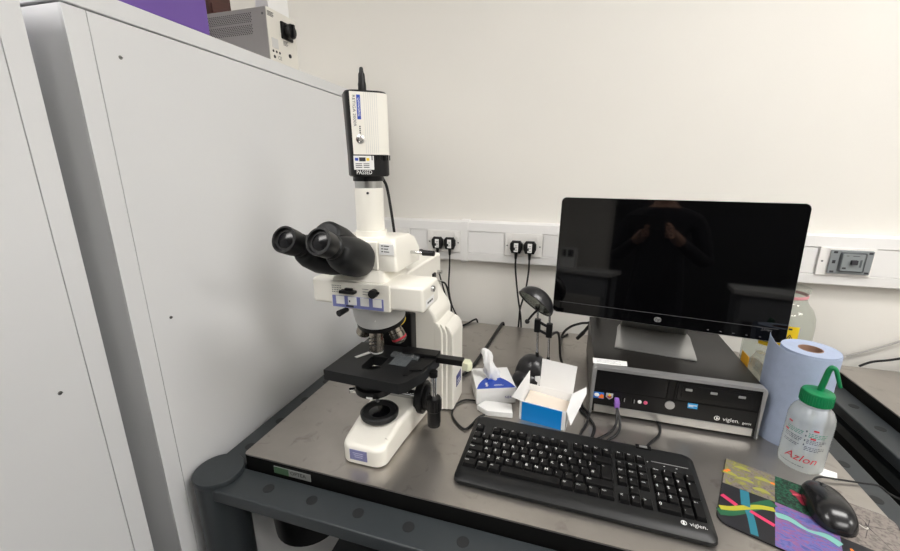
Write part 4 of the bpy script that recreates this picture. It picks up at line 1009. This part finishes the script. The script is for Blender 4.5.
for z, wx_, wy_ in ((.001, .020, .060), (.03, .024, .078), (.07, .025, .08), (.11, .024, .074), (.14, .020, .06), (.160, .010, .04)):
    ring = []
    for k in range(36):
        a = 2*PI*k/36; f_ = 1 + rr.uniform(-.07, .07)
        ring.append((.473 + wx_*f_*math.cos(a)*.9, 1.078 + wy_*.36*f_*math.sin(a), z + rr.uniform(-.003, .003)*(z > .01)))
    rings.append(ring)
obj('bag_film', B().loft(rings), FILM, t, angle=25)
obj('yellow_sticker', B().prism(rrect(-.012, -.008, .012, .008, .007), 0, .0008, M=basis((.486, 1.046, .118), (.95, .3, 0), (0, .3, 1))), YEL, t, label='yellow sticker')
obj('orange_sticker', B().box((.4440, 1.062, .100), (.4450, 1.105, .150), .0003), mat('orange_sticker', (228, 168, 44), .5), t, label='orange yellow sticker')

# ------------------------------------------------------------------ folding desk lamp
lx, ly = -.072, 1.042
t = thing('desk_lamp', 'small black desk lamp with two chrome rods, standing behind the open white carton', 'lamp', (lx, ly, 0))
obj('base', B().lathe([(.050, .0006), (.052, .004), (.0515, .020), (.048, .046), (.040, .068), (.027, .083), (.012, .090), (.0001, .092)], (lx, ly, 0), (0, 0, 1), 44).ball((lx-.012, ly-.03, .0285), (.042, .03, .028)), mat('lamp_black', (28, 28, 30), .3), t, angle=60)
obj('base_label', B().box((-.0075, -.0006, -.0125), (.0075, .0006, .0125), .0003, M=Matrix.Translation((lx+.018, ly-.0475, .040)) @ Matrix.Rotation(R(22), 4, 'Z') @ Matrix.Rotation(R(-12), 4, 'X')), PAPER, t, label='white sticker')
HP = V((-.066, ly, .224))
r1a, r1b = V((-.062, ly, .082)), V((-.0685, ly-.004, .236)); r2a, r2b = V((-.031, ly-.004, .074)), V((-.0355, ly-.006, .220))
for a, b_ in ((r1a, r1b), (r2a, r2b)):
    rod = obj('rod', B().cyl(a, b_, .0030, seg=14), CHROME, t)
    obj('rod_socket', B().cyl(a-(b_-a)*.02, a+(b_-a)*.13, .0058, .0046, 16, .001), PLAST_K, rod)
m1 = r1a.lerp(r1b, .66); m2 = r2a.lerp(r2b, .69)
obj('clamp', B().box(m1 - V((.0085, .008, .020)), m1 + V((.0085, .008, .018)), .003).box(m2 - V((.0085, .008, .022)), m2 + V((.0085, .008, .018)), .003).tube([m1+V((.004, -.004, .012)), m1.lerp(m2, .5)+V((0, -.004, .010)), m2+V((-.004, -.004, .010))], .004).tube([m1+V((.004, -.004, -.012)), m1.lerp(m2, .5)+V((0, -.004, -.013)), m2+V((-.004, -.004, -.013))], .004), PLAST_K, t)
# clam shell head: half ellipsoid with an oval reflector behind a pane
Lx = V((.78, .06, -.62)).normalized(); nz = V((-.40, -.60, -.70)); nz = (nz - Lx*nz.dot(Lx)).normalized(); wy2 = nz.cross(Lx)
hc = V((-.0745, ly-.022, .253))
HM = Matrix(((Lx.x, wy2.x, nz.x, hc.x), (Lx.y, wy2.y, nz.y, hc.y), (Lx.z, wy2.z, nz.z, hc.z), (0, 0, 0, 1)))
def dome(rx_, ry_, rz_, n=28, m=8, z0=0):
    rings = []
    for k in range(m+1):
        a = PI/2*k/m
        rings.append([(rx_*math.cos(a)*math.cos(2*PI*i/n) if k < m else .0005*math.cos(2*PI*i/n), (ry_*math.cos(a) if k < m else .0005)*math.sin(2*PI*i/n), z0 - rz_*math.sin(a)) for i in range(n)])
    return rings
obj('lamp_head', B().loft(dome(.052, .036, .040), M=HM, caps=False).loft(list(reversed(dome(.049, .033, .037, z0=.0)))[:0] or dome(.0495, .0335, .0375), M=HM, caps=False).loft([[(.052*math.cos(2*PI*i/28), .036*math.sin(2*PI*i/28), 0) for i in range(28)], [(.053*math.cos(2*PI*i/28), .037*math.sin(2*PI*i/28), .003) for i in range(28)], [(.0495*math.cos(2*PI*i/28), .0335*math.sin(2*PI*i/28), .003) for i in range(28)], [(.0495*math.cos(2*PI*i/28), .0335*math.sin(2*PI*i/28), 0) for i in range(28)]], M=HM, caps=False), mat('lamp_head_black', (30, 30, 32), .28), t, angle=50)
obj('reflector', B().loft(dome(.047, .031, .030, z0=.001), M=HM, caps=False), mat('lamp_reflector', (228, 230, 230), .3, .35), t, angle=60)
obj('pane', B().loft([[(.0485*math.cos(2*PI*i/28), .0325*math.sin(2*PI*i/28), z) for i in range(28)] for z in (.0005, .0015)], M=HM), GLASS, t)
obj('knuckle', B().cyl(r2b+V((.006, 0, .004)), r2b+V((-.016, -.002, .012)), .010, seg=20, bev=.002).cyl(r1b+V((.006, 0, .0)), r1b+V((-.006, 0, .0)), .008, seg=16, bev=.002), PLAST_K, t)
hd_ = obj('tilt_handle', B().tube([r1b+V((.002, -.004, -.004)), V((-.079, ly-.03, .222)), V((-.090, ly-.036, .207))], .0030, 10).ball((-.0915, ly-.037, .204), .0065), PLAST_K, t)
obj('lead', B().tube([m2+V((.004, 0, -.016)), (-.010, ly+.07, .135), (.000, 1.14, .05), (.012, 1.165, .006), (.008, 1.150, .0042), (-.006, 1.12, .0042), (-.02, 1.09, .0042)], .0036), CORD, t)

# ------------------------------------------------------------------ tissue box
ta = R(21.5)
t = thing('tissue_box', 'small white tissue box with a blue arc and a tissue pulled up, beside the microscope', 'tissue box', (-.173, .966, 0), ta)
bw, bd, bh = .1055, .112, .045
obj('carton', B().box((-bw/2, -bd/2, .0005), (bw/2, bd/2, bh), .0012), CARD, t, local=True)
b = B()
poly = [(-bw/2+.001, -bd/2+.0012)] + [(-bw/2+.001 + (bw-.002)*k/16, -bd/2+.0012 + .062*math.sin(PI*k/16)**.75) for k in range(1, 16)] + [(bw/2-.001, -bd/2+.0012)]
b.prism(poly, bh, bh+.0003, mi=0)
for k in range(4): b.prism([(-.006+.012*math.cos(a)+x, y+.006*math.sin(a)) for a in (0,)][:0] or rrect(-.0265+.0018*(k % 2), -.0445+k*.0048, -.0205+.0018*(k % 2), -.0412+k*.0048, .0015, 3), bh+.0003, bh+.0006, mi=1)
b.box((-.004, -.042, bh+.0002), (.022, -.0408, bh+.0006), mi=1).box((-.002, -.038, bh+.0002), (.018, -.0370, bh+.0006), mi=1)
b.text('NER', .010, FRONT(.032, -bd/2-.0006, .018), 2)
obj('printing', b, [ROYAL, WHITE, mat('print_violet_blue', (96, 92, 160), .5)], t, local=True)
rr = random.Random(5); rings = []
prof = [(0, .017, .009, 0, 0), (.008, .016, .012, 0, 0), (.022, .019, .013, -.004, 0), (.038, .017, .012, -.009, .001), (.052, .013, .011, -.014, .002), (.066, .012, .009, -.017, .003), (.078, .013, .008, -.021, .004), (.086, .011, .006, -.023, .004), (.090, .006, .003, -.025, .004)]
for h, a_, b2, ox, oy in prof:
    rings.append([(ox + a_*math.cos(2*PI*k/40 + h*9)*(1 + .30*math.sin(5*2*PI*k/40 + h*70))*(.86+.2*math.sin(h*140+k*.3)), -.004+oy + b2*math.sin(2*PI*k/40 + h*9)*(1 + .34*math.sin(4*2*PI*k/40 - h*80)), bh-.002+h) for k in range(40)])
obj('tissue', B().loft(rings), mat('soft_tissue', (244, 244, 243), .9), t, local=True, angle=70)

# ------------------------------------------------------------------ open white carton with a blue panel
ca = R(-9)
t = thing('open_carton', 'open white card carton with raised flaps and a blue front panel, behind the keyboard', 'carton', (-.0245, .9005, 0), ca)
cw_, cd_, chh = .112, .088, .052
obj('carton_walls', B().box((-cw_/2, -cd_/2, .0005), (cw_/2, -cd_/2+.0012, chh)).box((-cw_/2, cd_/2-.0012, .0005), (cw_/2, cd_/2, chh)).box((-cw_/2, -cd_/2, .0005), (-cw_/2+.0012, cd_/2, chh)).box((cw_/2-.0012, -cd_/2, .0005), (cw_/2, cd_/2, chh)).box((-cw_/2, -cd_/2, .0005), (cw_/2, cd_/2, .002)), CARD, t, local=True)
obj('inner_fold', B().box((-cw_/2+.002, -cd_/2+.003, .030), (cw_/2-.002, cd_/2-.002, .0315), M=Matrix.Rotation(R(4), 4, 'Y')), CARDIN, t, local=True, label='cream inside of the carton')
obj('blue_panel', B().box((-cw_/2+.006, -cd_/2-.0009, .0005), (cw_/2-.010, -cd_/2-.0001, chh-.002)), BLUEP, t, local=True, label='plain blue front panel')
obj('back_flap', B().prism([(-.028, -.010), (.0555, -.010), (.060, .075), (-.027, .078)], -.0006, .0006, M=Matrix.Translation((0, cd_/2, chh-.002)) @ Matrix.Rotation(R(86), 4, 'X')), CARD, t, local=True)
obj('left_flap', B().raw([(-cw_/2, -cd_/2, chh), (-cw_/2, cd_/2, chh), (-cw_/2+.006, cd_/2-.028, chh+.052), (-cw_/2-.018, -cd_/2-.010, chh+.010), (-cw_/2+.0012, -cd_/2, chh), (-cw_/2+.0012, cd_/2, chh), (-cw_/2+.0072, cd_/2-.028, chh+.052), (-cw_/2-.0168, -cd_/2-.010, chh+.010)], [(0, 1, 2, 3), (7, 6, 5, 4), (0, 3, 7, 4), (3, 2, 6, 7), (2, 1, 5, 6), (1, 0, 4, 5)]), CARD, t, local=True)
obj('right_flap', B().raw([(cw_/2, -cd_/2, chh), (cw_/2, cd_/2, chh), (cw_/2+.030, cd_/2-.005, chh+.028), (cw_/2+.034, cd_/2-.030, chh+.026), (cw_/2+.012, -cd_/2-.004, chh-.030), (cw_/2, -cd_/2+.0012, chh-.0012), (cw_/2, cd_/2, chh-.0012), (cw_/2+.031, cd_/2-.005, chh+.0268), (cw_/2+.035, cd_/2-.030, chh+.0248), (cw_/2+.012, -cd_/2-.0028, chh-.031)], [(0, 1, 2, 3, 4), (9, 8, 7, 6, 5), (0, 4, 9, 5), (4, 3, 8, 9), (3, 2, 7, 8), (2, 1, 6, 7), (1, 0, 5, 6)]), CARD, t, local=True)
tag(obj('folded_card', B().prism([(-.050, -.006), (-.032, .020), (.036, .020), (.042, -.022), (-.020, -.026)], .0004, .016, .003, 2, M=Matrix.Translation((-.145, .880, 0)) @ Matrix.Rotation(R(4), 4, 'Z')), PAPER, None, loc=(-.145, .88, 0)), 'flat folded white card lying between the tissue box and the keyboard', 'card')

# ------------------------------------------------------------------ cable by the wall above the right table
cable('grey cable hanging along the wall above the right hand table', [(.90, 1.518, .002), (.955, 1.514, .035), (1.02, 1.512, .075), (1.12, 1.514, .15), (1.2, 1.52, .24)], .003, name='wall_cord', m=mat('grey_cable', (170, 168, 164), .5))
cable('black cable lying along the wall edge of the right hand table', [(.93, 1.50, -.02), (.96, 1.50, .0), (1.0, 1.49, .018), (1.06, 1.49, .045), (1.15, 1.5, .10)], .0035)

# ------------------------------------------------------------------ the other side of the room, seen mirrored in the screen
BENCH = mat('pale_bench_top', (214, 214, 212), .5); BLEG = mat('bench_grey', (150, 152, 156), .5); SHADE = mat('backdrop_dark', (24, 25, 27), .6)
for i, (x0, x1, y0, y1, lab) in enumerate(((-2.2, -.36, -2.6, -1.9, 'pale laboratory bench mirrored in the left part of the monitor screen'), (.62, 1.5, -2.3, -1.6, 'small pale bench mirrored in the lower right of the monitor screen'))):
    t = thing('lab_bench', lab, 'bench', ((x0+x1)/2, (y0+y1)/2, ZF))
    obj('bench_top', B().box((x0, y0, .09), (x1, y1, .13), .004), BENCH, t)
    obj('drawer_front', B().box((x0+.05, y1-.06, -.12), (x1-.05, y1-.03, .089), .003), BLEG, t)
    for lx_ in (x0+.06, x1-.06):
        for ly_ in (y0+.06, y1-.08): obj('leg', B().box((lx_-.025, ly_-.025, ZF+.0005), (lx_+.025, ly_+.025, .0905), .003), BLEG, t)
struct('dark_backdrop_1', B().box((-.62, YF+.0005, ZF+.0005), (2.6, YF+.05, 1.75), .004), SHADE)  # added dark panel, keeps the mirror image in the screen dark
t = thing('reagent_box', 'small white box on the bench mirrored in the left of the monitor screen', 'box', (-.89, -2.25, .13))
obj('box_body', B().box((-.98, -2.30, .1305), (-.80, -2.2, .35), .004), CARD, t)
obj('dark_window', B().box((-.96, -2.2, .25), (-.90, -2.1985, .33)).box((-.88, -2.2, .25), (-.82, -2.1985, .33)), INK, t)
t = thing('reagent_bottle', 'amber bottle on the bench mirrored in the left of the monitor screen', 'bottle', (-1.12, -2.2, .13))
obj('bottle_body', B().lathe([(.045, .1305), (.05, .14), (.05, .26), (.02, .30), (.02, .33)], (-1.12, -2.2, 0), (0, 0, 1), 28), mat('amber_glass', (96, 60, 36), .15), t)
obj('cap', B().cyl((-1.12, -2.2, .328), (-1.12, -2.2, .36), .024, seg=20, bev=.003), PLAST_K, t)

# the person taking the picture, in dark clothes: one skinned body, hair as a child
def skinned(name, joints, edges, m, parent=None, sub=2, loc=None, root=0):
    me = bpy.data.meshes.new(name)
    me.from_pydata([j[:3] for j in joints], edges, [])
    o = bpy.data.objects.new(name, me); COL.objects.link(o)
    sk = o.modifiers.new('skin', 'SKIN'); sk.use_smooth_shade = True
    for i, j in enumerate(joints):
        sv = me.skin_vertices[0].data[i]
        r = j[3]; sv.radius = r if hasattr(r, '__len__') else (r, r); sv.use_root = (i == root)
    o.modifiers.new('sub', 'SUBSURF').levels = sub; o.modifiers['sub'].render_levels = sub
    dg = bpy.context.evaluated_depsgraph_get(); dg.update()
    me2 = bpy.data.meshes.new_from_object(o.evaluated_get(dg)); me2.name = name
    bpy.data.objects.remove(o)
    me2.materials.clear()
    for mm in (m if isinstance(m, (list, tuple)) else [m]): me2.materials.append(mm)
    for p_ in me2.polygons: p_.use_smooth = True
    return me2
PXx, PY = .13, -.46
J = [(PXx, PY, .14, (.155, .115)),            # 0 pelvis
     (PXx, PY, .30, (.140, .105)), (PXx, PY+.005, .48, (.165, .115)), (PXx, PY, .60, (.14, .10)), (PXx, PY+.01, .69, (.058, .058)), (PXx, PY+.03, .76, (.055, .060)),   # 1-5 spine, neck
     (PXx, PY+.045, .83, (.078, .098)), (PXx, PY+.04, .91, (.075, .095)),                                                                            # 6-7 head
     (PXx-.185, PY, .585, .058), (PXx-.245, PY+.03, .34, .046), (PXx-.085, PY+.285, .475, .032), (PXx-.068, PY+.34, .50, .026),                      # 8-11 left arm
     (PXx+.185, PY, .585, .058), (PXx+.245, PY+.03, .34, .046), (PXx+.085, PY+.285, .475, .032), (PXx+.068, PY+.34, .50, .026),                      # 12-15 right arm
     (PXx-.085, PY, .04, .088), (PXx-.10, PY+.03, -.33, .058), (PXx-.10, PY-.01, -.70, .042), (PXx-.105, PY+.12, -.752, .032),                       # 16-19 left leg
     (PXx+.085, PY, .04, .088), (PXx+.10, PY+.03, -.33, .058), (PXx+.10, PY-.01, -.70, .042), (PXx+.105, PY+.12, -.752, .032)]
Ed = [(0, 1), (1, 2), (2, 3), (3, 4), (4, 5), (5, 6), (6, 7), (3, 8), (8, 9), (9, 10), (10, 11), (3, 12), (12, 13), (13, 14), (14, 15), (0, 16), (16, 17), (17, 18), (18, 19), (0, 20), (20, 21), (21, 22), (22, 23)]
CLOTH = mat('dark_clothing', (26, 27, 32), .9); SKIN = mat('skin', (196, 150, 126), .55); TROU = mat('dark_trousers', (34, 36, 44), .9)
pm = skinned('person', J, Ed, [CLOTH, SKIN, TROU])
for p_ in pm.polygons:
    c = p_.center
    if c.z > .665 and abs(c.x-PXx) < .13: p_.material_index = 1
    elif c.y > PY+.27: p_.material_index = 1 if c.z > 0 else 0
    elif c.z < .10: p_.material_index = 2
po = bpy.data.objects.new('person', pm); COL.objects.link(po)
lowz = min(v.co.z for v in pm.vertices)
po.location = (0, 0, T + (ZF + .001 - lowz)); WM[po.name] = Matrix.Identity(4)
tag(po, 'person in dark clothes mirrored in the monitor screen, both hands raised to hold a phone', 'person')
dz = ZF + .001 - lowz
for s in (-1, 1):
    b = B(); wx_ = PXx + s*.068; base = V((wx_, PY+.345, .50))
    for k in range(4):
        o0 = base + V((-s*.004*0, .02, .022-.016*k))
        Lf = (.036, .040, .038, .030)[k]
        b.tube([base + V((0, -.01, .012-.008*k)), o0, o0 + V((-s*.012, Lf*.8, .004)), o0 + V((-s*.030, Lf*.95, .004))], lambda q: .0092-.0022*q, 8, 4)
    b.tube([base + V((0, -.01, .012)), base + V((-s*.012, .01, .038)), base + V((-s*.030, .030, .046))], lambda q: .0105-.0025*q, 8, 4)
    obj('hand', b, SKIN, po)
hb = B().ball((PXx, PY+.025, .895), (.088, .103, .082)).ball((PXx, PY-.015, .85), (.085, .075, .10))
obj('hair', hb, mat('dark_hair', (38, 28, 24), .6), po)
fb = B()
for s in (-1, 1):
    fb.ball((PXx+s*.030, PY+.130, .855), (.011, .008, .008)).ball((PXx+s*.078, PY+.045, .845), (.008, .018, .030))
fb.tube([(PXx, PY+.137, .862), (PXx, PY+.150, .835), (PXx, PY+.150, .825)], .010, 10).ball((PXx, PY+.132, .795), (.022, .008, .006))
obj('face_features', fb, SKIN, po)
t = thing('phone', 'dark phone held up by the person mirrored in the monitor screen', 'phone', (.06, -.07, .52))
obj('phone_body', B().box((-.015, -.075, .50), (.135, -.067, .575), .0035), PLAST_KS, t)
obj('phone_screen', B().box((-.011, -.0756, .504), (.131, -.0745, .571), .0005), SCREEN, t)

# ------------------------------------------------------------------ camera, world, view
cam = bpy.data.cameras.new('camera'); cam.sensor_width = 36; cam.lens = 36*395/900; cam.clip_start = .02
co = bpy.data.objects.new('camera', cam); COL.objects.link(co)
co.location = (0, 0, .595+T); co.rotation_euler = (R(90-14.954), 0, R(17.0))
SC.camera = co
w = bpy.data.worlds.new('world'); SC.world = w; w.use_nodes = True
w.node_tree.nodes['Background'].inputs['Color'].default_value = (.8, .82, .85, 1); w.node_tree.nodes['Background'].inputs['Strength'].default_value = .3
vs = SC.view_settings
vs.view_transform = 'Standard'; vs.look = 'None'; vs.gamma = 1; vs.use_curve_mapping = False; vs.exposure = 0.0
